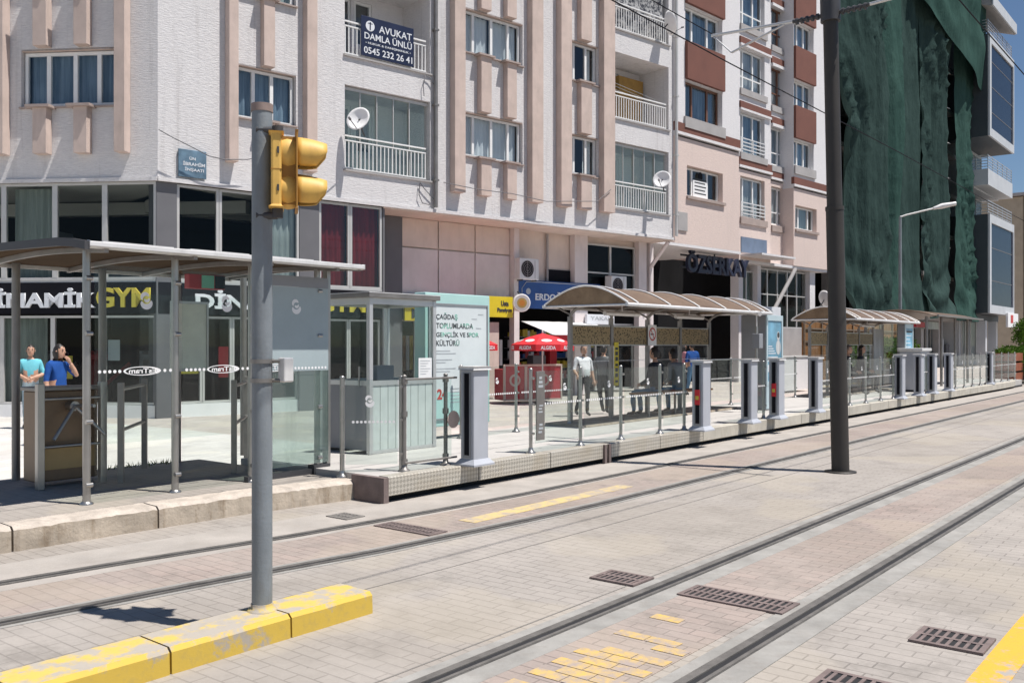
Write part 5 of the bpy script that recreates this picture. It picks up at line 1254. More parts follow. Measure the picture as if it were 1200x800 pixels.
for k in range(5): b = MB(); b.box(3.2,6.2,-1.1,0,1.4+3*k,2.3+3*k); b.build('balcony', M['bwhite'], E_)
b = MB(); b.box(-3.4,40.4,-.5,12.4,17.5,17.8); b.build('roof', M['bgrey'], E_)

q = AQ.u
# ================================================================== signs, dishes, air conditioners
def sign(name, label, fac, u0, u1, z0, z1, y, m, th=.08, cat='sign'):
    r = thing(name, label, cat, fac.P(u0,y,z0), fac.rot); b = MB(); b.box(0,u1-u0,-th,0,0,z1-z0); b.build('board', m, r, .006); return r, u1-u0, z1-z0, -th-.002
u0, u1 = AL.u(-60), AL.u(181)
r, w, h, y = sign('shop_sign', 'long black shop sign with white and yellow block letters on the left facade', AL, u0, u1, ZS0, ZS1, .1, M['signblack'])
L0 = AL.u(-28)-u0
letter(r,'DİNAMİK', L0, AL.u(112)-u0, .13, .56, y, M['letwhite'], thick=.04, bold=.035)
letter(r,'GYM', AL.u(113)-u0, AL.u(176)-u0, .13, .56, y, M['letyellow'], thick=.04, bold=.03)
u0, u1 = AR.u(186), AR.u(449)
r, w, h, y = sign('shop_sign', 'black shop sign with white and yellow block letters partly behind the tram shelter', AR, u0, u1, ZS0, ZS1, .1, M['signblack'])
letter(r,'DİNAMİK', AR.u(229)-u0, AR.u(362)-u0, .13, .56, y, M['letwhite'], thick=.04, bold=.035)
letter(r,'GYM', AR.u(372)-u0, AR.u(428)-u0, .13, .56, y, M['letyellow'], thick=.04, bold=.03)
u0, u1 = AR.u(422), AR.u(483.5); zb0 = AR.z(422,65)
r, w, h, y = sign('banner', 'black lawyer banner with a round white emblem tied to the upper balcony railing', AR, u0, u1, zb0, AR.z(422,18), -.03, M['navy'], .02, 'banner')
b = MB(); n = 24; vs = []
b.disc((w*.165,y-.001,h*.77),h*.13,22); b.mat = 1; b.box(w*.155,w*.175,y-.006,y-.002,h*.67,h*.87); b.box(w*.12,w*.21,y-.006,y-.003,h*.825,h*.84); b.build('emblem', [M['letwhite'], M['navy']], r)
letter(r,'AVUKAT', w*.33, w*.96, h*.66, h*.84, y, M['letwhite'], thick=.004, bold=.01)
letter(r,'DAMLA ÜNLÜ', w*.06, w*.96, h*.43, h*.63, y, M['letwhite'], thick=.004, bold=.012)
letter(r,'• HUKUK & DANIŞMANLIK •', w*.08, w*.94, h*.3, h*.37, y, M['letwhite'], thick=.003)
letter(r,'0545 232 26 41', w*.05, w*.97, h*.07, h*.24, y, M['letwhite'], thick=.004)
u0, u1 = AR.u(208), AR.u(240.5)
r, w, h, y = sign('builder_plaque', 'blue-grey builder plaque on the white corner wall above the mezzanine', AR, u0, u1, AR.z(209,207), AR.z(209,174.5), -.02, mat('plaque_blue', (.14,.22,.29), .35, .2, .35, 4), .05, 'plaque')
letter(r,'İBRAHİM', w*.15,w*.94,h*.42,h*.58,y,M['letwhite'],thick=.004); letter(r,'İNŞAATI', w*.22,w*.9,h*.2,h*.37,y,M['letwhite'],thick=.004); letter(r,'ÜN', w*.38,w*.6,h*.63,h*.76,y,M['letwhite'],thick=.004)
u0, u1 = B0.u(794), B0.u(804)
r, w, h, y = sign('wall_plaque', 'small grey wall plaque on the peach wall beside the rainwater pipe', B0, B0.u(793.5), B0.u(804.5), B0.z(795,270), B0.z(795,248), -.01, M['bgrey'], .04, 'plaque')
u0, u1 = q(602), q(697)
r, w, h, y = sign('shop_sign', 'blue shop sign with white letters and a rounded border', AR, u0, u1, AQ.z(603,361), AQ.z(603,328), RE-.12, M['blue'], .12)
letter(r,'ERDOĞAN TEKEL', q(621)-u0, q(690)-u0, h*.3, h*.62, y, M['letwhite'], thick=.02, bold=.02)
b = MB(); b.tube([(.12,y,.1),(.12,y,h*.7),(.3,y,h*.93),(.6,y,h*.95),(w-.1,y,h*.95)], .012, 6); b.build('border_line', M['letgrey'], r)
b = MB(); b.disc((q(613)-u0,y-.003,h*.6),.1,8); b.build('small_star', M['letgrey'], r)
r = thing('round_sign', 'round projecting sign with an orange centre hanging below the blue shop sign', 'sign', AR.P(AR.rec(RE-.75).u(611),RE-.75,AR.rec(RE-.75).z(611,355)), AR.rot-R(28))
b = MB(); b.lathe([(.25,-.07),(.265,-.05),(.265,.05),(.25,.07)], 28); o = b.build('drum', M['white'], r); o.rotation_euler = (R(90),0,0)
b = MB(); b.disc((0,-.073,0),.23,26); b.build('face_ring', M['framegrey'], r); b = MB(); b.disc((0,-.076,0),.15,20); b.mat = 1; b.disc((0,-.079,0),.09,16); b.build('orange_face', [mat('ochre_paint', (.4,.28,.08), .5), mat('orange_paint', (.5,.2,.03), .5)], r)
b = MB(); b.tube([(0,.0,.26),(0,.5,.35)], .02, 6); b.build('bracket', M['dark'], r)
u0, u1 = q(470), q(496)
r, w, h, y = sign('shop_sign', 'yellow shop sign with a dark letter seen through the kiosk glass', AR, u0, u1, 2.3, 3.02, RE-.1, M['signyellow'])
letter(r,'M', w*.3,w*.7,h*.1,h*.45,y,M['letdark'],thick=.01,bold=.04)
b = MB(); b.box(.0,w+1.2,-.03,.0,-.02,h); b.build('backing_board', M['bgrey'], r)
u0, u1 = q(552), q(589)
r, w, h, y = sign('shop_sign', 'yellow two-line shop sign right of the advertising light box', AR, u0, u1, AQ.z(570,372), AQ.z(570,348), RE-.35, M['signyellow'], .12)
letter(r,'Usta', w*.62,w*.86,h*.55,h*.8,y,M['letdark'],thick=.01,bold=.03); letter(r,'Pansiyon', w*.5,w*.97,h*.2,h*.46,y,M['letdark'],thick=.01,bold=.03)
# big dark letters under the peach overhang
F3 = B0.rec(.6); r = thing('shop_sign', 'row of large dark blue letters hung under the peach overhang', 'sign', F3.P(F3.u(803),0,F3.z(805,319)), F3.rot+R(0))
wl_ = F3.u(875)-F3.u(803); hz = F3.z(805,292)-F3.z(805,319)
letter(r,'ÖZSERKAY', 0, wl_, 0, hz, 0, mat('dull_blue_letter', (.012,.016,.04), .5), thick=.12, bold=.03)
b = MB(); b.box(-.1,wl_,.12,.16,hz*.72,hz*.8); b.box(-.1,wl_,.12,.16,hz*.2,hz*.28)
for k in (.12,.5): b.box(wl_*k,wl_*k+.06,.12,.16,hz*.28,hz+.25)
b.build('letter_rail', M['dark'], r)
r, w, h, y = sign('advertising_banner', 'dark blue vertical advertising banner in the shade under the peach overhang', F3, F3.u(768), F3.u(787), 2.9, 4.6, 1.0, mat('deep_blue_banner', (.02,.035,.14), .5, 0, .2, 3), .03, 'banner')
b = MB(); b.box(w*.15,w*.3,y-.004,y,h*.72,h*.93); b.box(w*.42,w*.55,y-.004,y,h*.68,h*.93); b.box(w*.68,w*.83,y-.004,y,h*.7,h*.93); b.box(w*.1,w*.85,y-.004,y,h*.38,h*.44); b.build('pale_print', mat('dull_blue_print', (.1,.13,.28), .6), r)
r, w, h, y = sign('shop_sign', 'small white shop sign seen above the perforated panels of the nearer shelter', AR, AR.u(708), AR.u(740), 2.3, 2.62, RE-.25, M['letwhite'], .1)
letter(r,'YAKAL', w*.12, w*.88, h*.42, h*.8, y, M['letgrey'], thick=.004)
r, w, h, y = sign('shop_sign', 'white shop sign just above the wide blue advertising column', B3, B3.u(893), B3.u(915), B3.z(896,371.5), B3.z(896,359), .1, M['letwhite'], .1)
b = MB()
for k in range(8): b.box(w*.1+.1*k,w*.1+.1*k+.07,y-.004,y,h*.35,h*.65)
b.build('grey_print', M['letgrey'], r)
# satellite dishes
def dish(label, loc, rot, rad=.42, tilt=35, arm=(0,.35,-.35)):
    r = thing('satellite_dish', label, 'satellite dish', loc, rot, 'satellite dishes'); b = MB(); n = 20; k = 5
    prof = [(max(.002,rad*i/k), .28*rad*(i/k)**2-.28*rad) for i in range(k+1)]
    b.lathe(prof, n, cap=False); o = b.build('reflector', M['white'], r); o.rotation_euler = (R(90-tilt*.5),0,0); md = o.modifiers.new('solid','SOLIDIFY'); md.thickness = .012
    b = MB(); b.tube([(0,.05,0),(0,arm[1]*.6,arm[2]*.6),arm], .02, 6); b.build('wall_bracket', M['dark'], r)
    b = MB(); b.tube([(0,-.02,-rad*.9),(0,-.42,-.12)], .012, 6); b.tube([(0,-.4,-.12),(0,-.48,-.09)], .03, 8); b.build('receiver_arm', M['greycol'], r)
    return r
def onA(x, y, v): f = AR.rec(v); u = f.u(x); return AR.P(u, v, f.z(x,y))
dish('satellite dish on the left glazed balcony, facing left', onA(419.5,139,-.45), AR.rot-R(58), .31)
dish('satellite dish casting a round shadow below the top right balcony', onA(785.5,27,-.5), AR.rot+R(65), .4, 30, (-.3,.35,-.3))
dish('satellite dish on the lower right balcony near the peach wall', onA(775.5,210,-.5), AR.rot-R(62), .3)
fd = B3.rec(.3); dish('satellite dish on the ground floor column beside the tall dark pole', B3.P(fd.u(951),-.4,B3.z(951,350)), B3.rot+R(70), .42)
def ac(label, loc, rot, w=.85, h=.62):
    r = thing('air_conditioner', label, 'air conditioner', loc, rot, 'outdoor air conditioners'); b = MB(); b.box(0,w,0,.32,0,h); b.build('casing', M['gutter'], r, .02)
    b = MB(); b.disc((w*.4,-.004,h*.5),h*.4,24); g2 = b.build('fan_opening', M['signblack'], r); b = MB()
    for rr in (.1,.2,.3,.38):
        n = 24; vs = []
        for j in range(n):
            a = 2*math.pi*j/n
            for qq in (rr*h+.006, rr*h-.004): vs.append((w*.4+qq*math.cos(a),-.012,h*.5+qq*math.sin(a)))
        b.add(vs, [(2*j,2*j+1,(2*j+3)%(2*n),(2*j+2)%(2*n)) for j in range(n)])
    for j in range(6): a = math.pi*j/3; b.box(w*.4-.004,w*.4+.004,-.012,-.008,h*.12,h*.88) if j == 0 else None
    b.build('fan_guard', M['bgrey'], g2); b = MB(); b.box(w*.78,w*.8,-.006,-.001,.05,h-.05); b.build('panel_seam', M['bgrey'], r)
    b = MB(); b.box(.1,.14,.0,.5,-.04,0); b.box(w-.14,w-.1,.0,.5,-.04,0); b.build('wall_bracket', M['dark'], r); return r
f = AR.rec(RE-.45); ac('white air conditioner on the beige wall above the blue shop sign', AR.P(f.u(609),RE-.45,f.z(609,327)), AR.rot, .78, .64)
f = AR.rec(RE-.5); ac('white air conditioner peeping above the nearer arched shelter roof', AR.P(f.u(717),RE-.5,f.z(717,345)), AR.rot, .72, .62)
# cables across the facade of building A
def cable(label, pts): b = MB(); b.tube(pts, .012, 5); tag(b.build('facade_cable', M['greycol']), label, 'cable', 'cables slung on the facade')
def cpts(pp, v): return [onA(x,y,v) for x,y in pp]
cable('dark cable sagging from the white corner past the builder plaque', cpts([(186,152),(200,160),(220,170),(245,183),(262,187),(290,187),(330,180)], -.28))
cable('cable loop hanging from the left balcony to the rainwater pipe', cpts([(497,113),(496,100),(499,88),(504,92),(509,100)], -.06))
cable('lower cable loop hanging beside the left rainwater pipe', cpts([(492,215),(491,228),(495,238),(503,240),(508,233),(498,222),(492,214)], -.06))
cable('thin cable strung low between the fins of the white facade', cpts([(520,214),(560,222),(600,227),(640,236),(700,236),(716,222)], -.28))
# ================================================================== red umbrella, red kiosk boards, awning
pu = Vector((.82,26.0,.12)); r = thing('parasol', 'red parasol with white lettered flaps on a thin pole', 'parasol', (pu.x-.0,pu.y-1.2,.05), R(20))
b = MB(); n = 8; Rr = .86; zr, zt = 1.6, 1.9; vs = [(0,0,zt)]
for j in range(n):
    a = 2*math.pi*j/n+.2; vs.append((Rr*.5*math.cos(a),Rr*.5*math.sin(a),zt-.11)); vs.append((Rr*math.cos(a),Rr*math.sin(a),zr)); vs.append((Rr*1.0*math.cos(a),Rr*1.0*math.sin(a),zr-.17))
fs = []
for j in range(n):
    p, q2 = 1+3*j, 1+3*((j+1)%n); fs += [(0,p,q2),(p,p+1,q2+1,q2),(p+1,p+2,q2+2,q2+1)]
b.add(vs, fs); cp = b.build('canopy', M['red'], r); md = cp.modifiers.new('solid','SOLIDIFY'); md.thickness = .006
b = MB(); b.tube([(0,0,0),(0,0,zt+.05)], .02, 8); b.lathe([(.02,zt),(.03,zt+.03),(.005,zt+.09)], 8); b.build('pole', M['gutter'], r)
b = MB(); b.lathe([(.25,0),(.25,.06),(.04,.1)], 14); b.build('base', M['dark'], r)
ap = Rr*math.cos(math.pi/n)
for j in range(n):
    am = 2*math.pi*(j+.5)/n+.2
    if math.sin(am) < .25:
        lo = letter(cp,'ALGIDA',-.2,.2,0,.1,0,M['letwhite'],'lettering',.02,thick=.003); lo.rotation_euler = (0,0,am+math.pi/2); lo.location = ((ap+.012)*math.cos(am),(ap+.012)*math.sin(am),zr-.135)
        d = MB(); d.disc((0,0,0),.085,14,'z',1.7); do = d.build('white_badge', M['letwhite'], cp); sl = math.atan2(zt-.11-zr, ap*.5)
        do.rotation_euler = (sl,0,am+math.pi/2); do.location = (ap*.74*math.cos(am),ap*.74*math.sin(am),zr+.107)
r2 = copy_tree(r); fq = AR.rec(-1.6); r2.location = (-1.22,25.6,.05); r2.rotation_euler = (0,0,R(62)); r2['label'] = 'second red parasol mostly hidden behind the advertising light box'; r['group'] = r2['group'] = 'red parasols'
fr = AR.rec(-1.1); r = thing('display_counter', 'red display counter boards with pale rims below the red parasol', 'counter', AR.P(fr.u(590),-1.15,.03), AR.rot-R(14))
for i, (x0,x1) in enumerate(((0,.62),(.66,1.75))):
    b = MB(); b.box(x0,x1,0,.05,.12,1.06); p = b.build('red_board', M['redboard'], r, .008); b = MB()
    for a in ((x0,x1,1.03,1.08),(x0,x1,.1,.14),(x0-.02,x0+.02,.1,1.08),(x1-.02,x1+.02,.1,1.08)): b.box(a[0],a[1],-.02,.055,a[2],a[3])
    b.build('rim', M['pil'], p); b = MB(); b.disc(((x0+x1)/2,-.004,.65),.17,18); b.mat = 1; b.disc(((x0+x1)/2,-.007,.65),.11,16); b.build('faint_badge', [M['pil'], M['redboard']], p)
b = MB(); b.box(.05,1.7,.08,.75,.1,.95); b.build('freezer', M['redboard'], r, .02)
r = thing('awning', 'white sloping awning above the red umbrella shop', 'awning', AR.P(q(607),0,0), AR.rot)
w = q(692)-q(607); za, zc_ = AQ.z(607,373), AQ.z(607,373)
b = MB(); b.grid(12,4, lambda u,v: (u*w+.45*(1-v)*(1-2*u)*.6, RE-.15-1.15*(1-v), 2.36-.42*(1-v)+.015*math.sin(u*38))); cl_ = b.build('cloth', M['white'], r); md = cl_.modifiers.new('solid','SOLIDIFY'); md.thickness = .01
b = MB(); b.box(.25,w-.25,-.06,-.045,1.72,1.93); b.build('red_valance', M['redboard'], r)
b = MB(); b.tube([(.2,RE-.1,1.6),(.3,-.02,1.93)], .02, 6); b.tube([(w-.2,RE-.1,1.6),(w-.3,-.02,1.93)], .02, 6); b.build('folding_arm', M['gutter'], r)
# white low wall and a waste drum by the shops
r = thing('low_wall', 'low white garden wall in front of the shops right of the wide blue advertising column', 'wall', S(28.9,12.0,.12)); b = MB(); b.box(0,2.3,0,.25,0,1.1); b.build('wall', M['bwhite'], r); b = MB(); b.box(-.03,2.33,-.03,.28,1.1,1.15); b.build('coping', M['gutter'], r)
r = thing('timber_screen', 'brown timber cafe screen behind the farther arched shelter', 'screen', S(33.8,13.2,.12)); b = MB()
for k in range(30): b.box(.42*k,.42*k+.4,0,.05,.1,2.75)
b.build('boards', mat('orange_timber', (.25,.115,.035), .7, 0, .2, 2), r); b = MB()
for k in range(8): b.box(1.8*k,1.8*k+.1,-.06,-.001,0,2.85)
b.box(0,12.6,-.05,-.001,1.6,1.68); b.box(0,12.6,-.05,-.001,2.1,2.16); b.build('rails', M['brownsteel'], r)
# ================================================================== people
def skin_mesh(verts, edges, radii, sub=1):
    me = bpy.data.meshes.new('b'); me.from_pydata(verts, edges, []); o = bpy.data.objects.new('b', me); C.objects.link(o)
    o.modifiers.new('s','SKIN').use_smooth_shade = True
    for i, v in enumerate(me.skin_vertices[0].data): v.radius = radii[i] if isinstance(radii[i],tuple) else (radii[i],radii[i]); v.use_root = (i == 0)
    sb = o.modifiers.new('d','SUBSURF'); sb.levels = sub; sb.render_levels = sub
    bpy.context.view_layer.update(); dg = bpy.context.evaluated_depsgraph_get(); out = bpy.data.meshes.new_from_object(o.evaluated_get(dg)); bpy.data.objects.remove(o); return out
STAND = dict(pel=(0,0,.95), spi=(0,0,1.12), che=(0,.01,1.32), nec=(0,.0,1.47), hd=(0,-.01,1.55),
  shL=(.17,.01,1.41), elL=(.23,.03,1.12), wrL=(.25,-.06,.88), shR=(-.17,.01,1.41), elR=(-.23,.03,1.12), wrR=(-.25,-.06,.88),
  hiL=(.09,0,.9), knL=(.1,-.02,.5), anL=(.1,.02,.09), toL=(.12,-.13,.04), hiR=(-.09,0,.9), knR=(-.1,-.02,.5), anR=(-.1,.02,.09), toR=(-.12,-.13,.04))
SIT = dict(STAND, pel=(0,0,.52), spi=(0,.02,.7), che=(0,.0,.92), nec=(0,-.02,1.08), hd=(0,-.04,1.16), shL=(.17,0,1.02), shR=(-.17,0,1.02), elL=(.23,-.05,.74), elR=(-.23,-.05,.74), wrL=(.12,-.27,.66), wrR=(-.12,-.27,.66),
  hiL=(.1,-.04,.5), knL=(.13,-.45,.5), anL=(.13,-.42,.1), toL=(.14,-.57,.05), hiR=(-.1,-.04,.5), knR=(-.13,-.45,.5), anR=(-.13,-.42,.1), toR=(-.14,-.57,.05))
def person(label, loc, rot, pose, shirt, trousers, hair='hair', long=False, sleeve=.5, sc=1.0, shoes=(.03,.03,.03), belly=0, turn=0, group=None):
    J = {k: Vector(v) for k, v in pose.items()}; names = list(J); ix = {k:i for i,k in enumerate(names)}
    rad = dict(pel=(.155,.12), spi=(.145+belly*.5,.11+belly), che=(.16,.115), nec=.058, hd=.05, shL=.07, shR=.07, elL=.045, elR=.045, wrL=.03, wrR=.03, hiL=.09, hiR=.09, knL=.062, knR=.062, anL=.042, anR=.042, toL=.036, toR=.036)
    ed = [('pel','spi'),('spi','che'),('che','nec'),('nec','hd'),('che','shL'),('shL','elL'),('elL','wrL'),('che','shR'),('shR','elR'),('elR','wrR'),('pel','hiL'),('hiL','knL'),('knL','anL'),('anL','toL'),('pel','hiR'),('hiR','knR'),('knR','anR'),('anR','toR')]
    me = skin_mesh([J[k] for k in names], [(ix[a],ix[c]) for a,c in ed], [rad[k] for k in names], 2)
    r = thing('person', label, 'person', loc, rot, group); r.scale = (sc,)*3
    mb = MB(); vs = [v.co+v.normal*(.009*noise.noise((v.co.x*9,v.co.y*9,v.co.z*7))+.006*noise.noise((v.co.x*22,v.co.y*22,v.co.z*14))) for v in me.vertices]
    for p in me.polygons:
        c = p.center; best = None
        for a, e in ed:
            A_, B_ = J[a], J[e]; t_ = max(0,min(1,(c-A_).dot(B_-A_)/max(1e-6,(B_-A_).length_squared))); d_ = (c-A_-(B_-A_)*t_).length
            if best is None or d_ < best[0]: best = (d_, a, e, t_)
        _, a, e, t_ = best; m = 1
        if e in ('hd',): m = 0
        elif a.startswith('sh') and e.startswith('el'): m = 1 if t_ < sleeve*2 else 0
        elif e.startswith('wr'): m = 1 if sleeve > .9 else 0
        elif e.startswith(('hi','kn')) or (a == 'pel' and t_ < .3): m = 2
        elif e.startswith('an'): m = 2 if t_ < .9 else 3
        elif e.startswith('to'): m = 3
        mb.mi.append(m); mb.f.append(list(p.vertices)); mb.sm.append(True)
    mb.v = vs
    # head with face
    hd = J['hd']; ct = math.cos(turn); st = math.sin(turn)
    def HP(x,y,z): return hd+Vector((x*ct-y*st, x*st+y*ct, z+.1))
    prof = [(-.118,.03),(-.105,.052),(-.075,.066),(-.03,.074),(.02,.079),(.06,.074),(.095,.052),(.115,.02)]; n = 16; vv = []; 
    for z, rr in prof:
        for j in range(n):
            a = 2*math.pi*j/n; x, y = rr*.93*math.cos(a), rr*1.16*math.sin(a)
            if y < 0 and -.08 < z < .03: y *= 1.0+.05*math.cos(a*1)
            if abs(x) < .02 and y < 0 and -.04 < z < .0: y -= .016
            vv.append(HP(x,y-(.012 if z < -.06 else 0),z))
    mb.mat = 0; k = len(prof); mb.add(vv, [(i*n+j,i*n+(j+1)%n,(i+1)*n+(j+1)%n,(i+1)*n+j) for i in range(k-1) for j in range(n)]+[tuple(range(n))[::-1], tuple(range((k-1)*n,k*n))], True)
    mb.tube([HP(0,-.082,.015),HP(0,-.1,-.022),HP(0,-.083,-.035)], [.008,.014,.01], 6)
    for s in (-1,1): mb.tube([HP(s*.07,.005,.015),HP(s*.082,.012,-.0),HP(s*.072,.008,-.03)], [.008,.014,.008], 6)
    mb.mat = 4
    for s in (-1,1): mb.tube([HP(s*.03-.012,-.08,.012),HP(s*.03+.012,-.08,.012)], .006, 5); mb.tube([HP(s*.03-.018,-.08,.03),HP(s*.03+.018,-.08,.032)], .005, 5)
    mb.mat = 5; mb.tube([HP(-.024,-.083,-.062),HP(.024,-.083,-.062)], .0055, 5)
    # hands: a palm and five bent fingers on each wrist
    mb.mat = 0
    for sd in ('L','R'):
        w, e = J['wr'+sd], J['el'+sd]; d = (w-e).normalized(); up = Vector((0,-1,.2)); side = d.cross(up).normalized(); nrm = side.cross(d)
        mb.tube([w-d*.01,w+d*.04,w+d*.085], [.027,.036,.034], 8)
        for q, L in ((-.03,.062),(-.01,.075),(.01,.07),(.028,.055)):
            b0 = w+d*.075+side*q; mb.tube([b0,b0+d*L*.55+nrm*-.004,b0+d*L*.85-nrm*.02], [.0095,.0085,.006], 6)
        mb.tube([w+d*.025+side*.03,w+d*.055+side*.055-nrm*.01,w+d*.085+side*.055-nrm*.02], [.011,.0095,.007], 6)
    mb.build('body', [M['skin'], shirt, trousers, mat('shoe', shoes, .5), M['hair'], M['letred']], r)
    hb_ = MB(); nz, nn = 16, 24
    def hv(j, i):
        z = -.2+.335*i/nz if long else -.085+.22*i/nz
        zz_ = max(-1,min(1,z/.128)); rr = .082*math.sqrt(max(.02,1-zz_**2)) if z > 0 else .082*(1-.25*min(1,-z/.12)**2)+(.012 if long else 0)
        a = 2*math.pi*j/nn; k_ = 1.03+.07*noise.noise((math.cos(a)*3,math.sin(a)*3,z*22))
        return rr*.95*k_*math.cos(a), rr*1.17*k_*math.sin(a)+.006, z
    for i in range(nz):
        for j in range(nn):
            c_ = [hv(j,i),hv(j+1,i),hv(j+1,i+1),hv(j,i+1)]; my = sum(p[1] for p in c_)/4; mz = sum(p[2] for p in c_)/4
            front = my < -.012-.25*max(0,mz)
            if front and mz < .068+.01*math.sin(j*2.1): continue
            if not long and mz < -.03+.0 and my < .03: continue
            hb_.add([HP(*p) for p in c_], [(0,1,2,3)], True)
    hb_.build('hair', M[hair], r); return r
def cloth(n, c): return mat(n, c, .85, 0, .12, 6, .2, 20, .15)
cw, cb_, cj, cd = cloth('white_cotton',(.75,.75,.77)), cloth('royal_blue_cotton',(.02,.08,.3)), cloth('denim',(.1,.2,.32)), cloth('dark_cotton',(.03,.033,.04))
ct, cg, cpk = cloth('turquoise_cotton',(.16,.5,.58)), cloth('grey_cotton',(.22,.22,.22)), cloth('pink_cotton',(.55,.25,.3))
def face(ang): return R(ang)
# rotation 0 faces the camera (-Y)
def at_px(x, Y, z=.05): return ((x-600)/FOC*Y, Y, z)
person('man in a white polo shirt walking behind the nearer arched shelter', at_px(684,20.5), face(20), dict(STAND, anR=(-.12,.2,.12), knR=(-.1,.03,.5), toR=(-.13,.08,.05), elR=(-.27,-.02,1.14), wrR=(-.25,-.2,1.0)), cw, cd, 'hairgrey', belly=.05, sc=.9)
person('man in a dark jacket walking just right of the man in the white polo', at_px(707,21.2), face(150), dict(STAND, anL=(.1,-.2,.1), toL=(.12,-.33,.06)), cg, cd, sleeve=1, sc=.9)
person('seated man in dark clothes and jeans on the bench, left of the other sitter', S(15.35,8.85,PZ-.02), ROT+R(180), SIT, cd, cj, sleeve=1, sc=.98)
person('seated person in grey with jeans on the bench, right of the man in dark clothes', S(16.25,8.85,PZ-.02), ROT+R(165), dict(SIT, che=(0,-.08,.9), nec=(0,-.13,1.05), hd=(0,-.17,1.12), shL=(.17,-.09,1.0), shR=(-.17,-.09,1.0)), cg, cj, sleeve=1, sc=.98)
person('pedestrian in pink far off beyond the nearer arched shelter', at_px(801,29), face(120), STAND, cpk, cd, long=True, sc=.93)
person('pedestrian in a blue shirt walking away to the right of the one in pink', at_px(811,28), face(200), dict(STAND, anL=(.1,-.18,.1), toL=(.12,-.3,.06)), cb_, cj, sc=.95)
for nm, x, c in (('seated person with pale hair under the farther arched shelter',25.9,'hairgrey'),('seated person in black with dark hair under the farther arched shelter',27.0,'hair')):
    person(nm, S(x,8.85,PZ-.02), ROT+R(10), SIT, cd, cd, c, c == 'hair', sleeve=1)
person('person in a turquoise shirt standing at the left behind the turnstile', at_px(36,17.5), face(25), dict(STAND, elL=(.24,.0,1.15), wrL=(.05,-.2,1.08), elR=(-.24,.0,1.15), wrR=(-.05,-.22,1.05)), ct, cloth('pale_jeans',(.3,.38,.42)), 'hair', sc=.9)
person('person in a royal blue top holding a phone to the ear by the turnstile', at_px(67,14.6), face(75), dict(STAND, elL=(.24,-.22,1.2), wrL=(.12,-.16,1.44), shL=(.17,-.03,1.4), hd=(.01,-.04,1.54)), cb_, cd, 'hair', True, turn=.2, sc=.91)
tag([o for o in C.objects if o.name.startswith('person')][-1])
ph = MB(); ph.box(-.008,.008,-.035,.035,-.07,.07); px_ = at_px(67,14.6); a_ = R(75)
po_ = ph.build('mobile_phone', M['signblack'], None, .004); l_ = Vector((.1,-.09,1.55))*.91
po_.location = (px_[0]+l_.x*math.cos(a_)-l_.y*math.sin(a_), px_[1]+l_.x*math.sin(a_)+l_.y*math.cos(a_), px_[2]+l_.z); po_.rotation_euler = (R(20),0,a_)
tag(po_, 'black mobile phone held to the ear of the person in royal blue', 'phone')
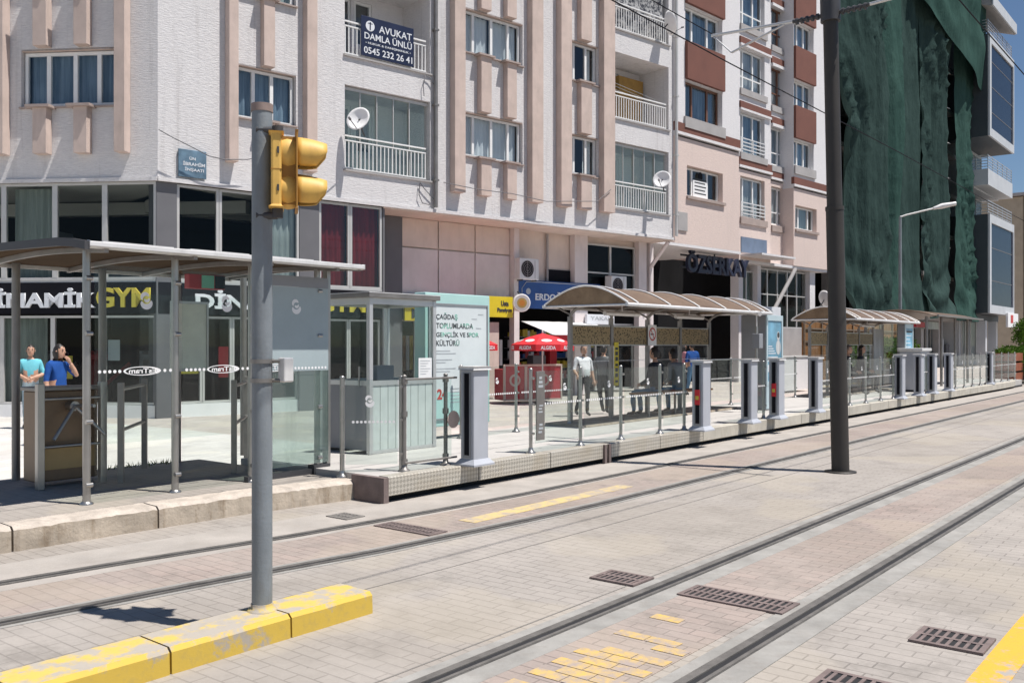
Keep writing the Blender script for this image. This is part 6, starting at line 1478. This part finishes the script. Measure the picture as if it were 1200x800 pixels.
# ================================================================== plants
def leaves(b, c, rad, n, size, rng, flat=1.0):
    for i in range(n):
        while True:
            p = Vector((rng.uniform(-1,1),rng.uniform(-1,1),rng.uniform(-1,1)))
            if .25 < p.length < 1: break
        k = 1+.35*noise.noise(p*2.3+Vector(c)); q_ = Vector((c[0]+p.x*rad[0]*k, c[1]+p.y*rad[1]*k, c[2]+p.z*rad[2]*k))
        a = Vector((rng.gauss(0,1),rng.gauss(0,1),rng.gauss(0,1))).normalized(); e = a.cross(Vector((rng.gauss(0,1),rng.gauss(0,1),rng.gauss(0,1)))).normalized(); s = size*rng.uniform(.6,1.3)
        b.add([q_-a*s, q_+e*s*.45, q_+a*s, q_-e*s*.45], [(0,1,2,3)])
rng = random.Random(3)
def tree(label, loc, h, rad, n, size):
    r = thing('leafy_tree', label, 'tree', loc, 0, 'trees at the far end of the street')
    b = MB(); b.tube([(0,0,0),(.05,0,h*.3),(0,.05,h*.6)], [.14,.11,.06], 8)
    for k in range(5): a = k*1.3; b.tube([(0,.02,h*.35),(rad*.6*math.cos(a),rad*.6*math.sin(a),h*.7)], [.06,.02], 6)
    b.build('trunk', M['brownsteel'], r); b = MB()
    for k in range(9): a = k*2.4; q_ = rad*.55*(k/9)**.5; leaves(b, (q_*math.cos(a),q_*math.sin(a),h*(.55+.09*(k%4))), (rad*.5,rad*.5,rad*.42), n//9, size, rng)
    b.build('crown', M['leaf'], r)
tree('bushy green tree beside the grey block at the far right', at_px(1206,62), 3.6, 1.35, 3600, .09)
tree('low green tree at the right edge, nearer than the bushy one', at_px(1222,50), 3.2, 1.3, 3000, .09)
r = thing('hedge_planter', 'brown timber planter with a clipped green hedge at the end of the platform', 'planter', S(41.6,7.6,.1))
b = MB()
for k in range(3): b.box(-.1,1.5,-.12,0,.08+.4*k,.4+.4*k); b.box(-.2,-.1,-.1,.9,.08+.4*k,.4+.4*k)
b.build('timber_side', mat('red_brown_timber', (.25,.07,.03), .7, 0, .2, 3), r)
b = MB(); b.box(-.05,4.5,.02,.9,.05,.9); b.build('soil_box', M['inside'], r)
b = MB()
for k in range(10): leaves(b, (.4+.8*k, .4, 1.05), (.65,.45,.45), 420, .075, rng)
for k in range(6): leaves(b, (1.8+1.0*k, -.3, .75), (.6,.4,.65), 300, .075, rng)
b.build('hedge', M['leaf'], r)
for i, (s_, lab) in enumerate(((32.6,'right behind the tall dark pole'),(35.6,'just right of the tall dark pole'),(38.6,'farthest from the camera'))):
    r = thing('planted_trough', 'bushy trough behind the farther arched shelter, '+lab, 'planter', S(s_,11.2,.12), None, 'planted troughs'); b = MB(); b.box(0,2.9,0,.5,0,.55); b.build('trough', M['dark'], r, .01); b = MB()
    for k in range(6): leaves(b, (.2+.52*k,.25,1.05+.14*((k*7+i)%3)), (.5,.4,.55+.1*(k%2)), 520, .08, rng)
    b.build('bush', M['leaf'], r)
b = MB()
for i in range(260):
    s_, t_ = rng.uniform(5.3,6.2), 10.42+rng.gauss(0,.06); p = S(s_,t_,.2 if t_ < 10.4 else .05); h = rng.uniform(.02,.08); e = Vector((rng.gauss(0,.03),rng.gauss(0,.03),0)); b.add([p+Vector((-.006,0,0)),p+Vector((.006,0,0)),p+e+Vector((0,0,h))], [(0,1,2)])
tag(b.build('weeds', M['leaf']), 'tuft of weeds growing along the edge behind the left shelter', 'weeds', kind='stuff')
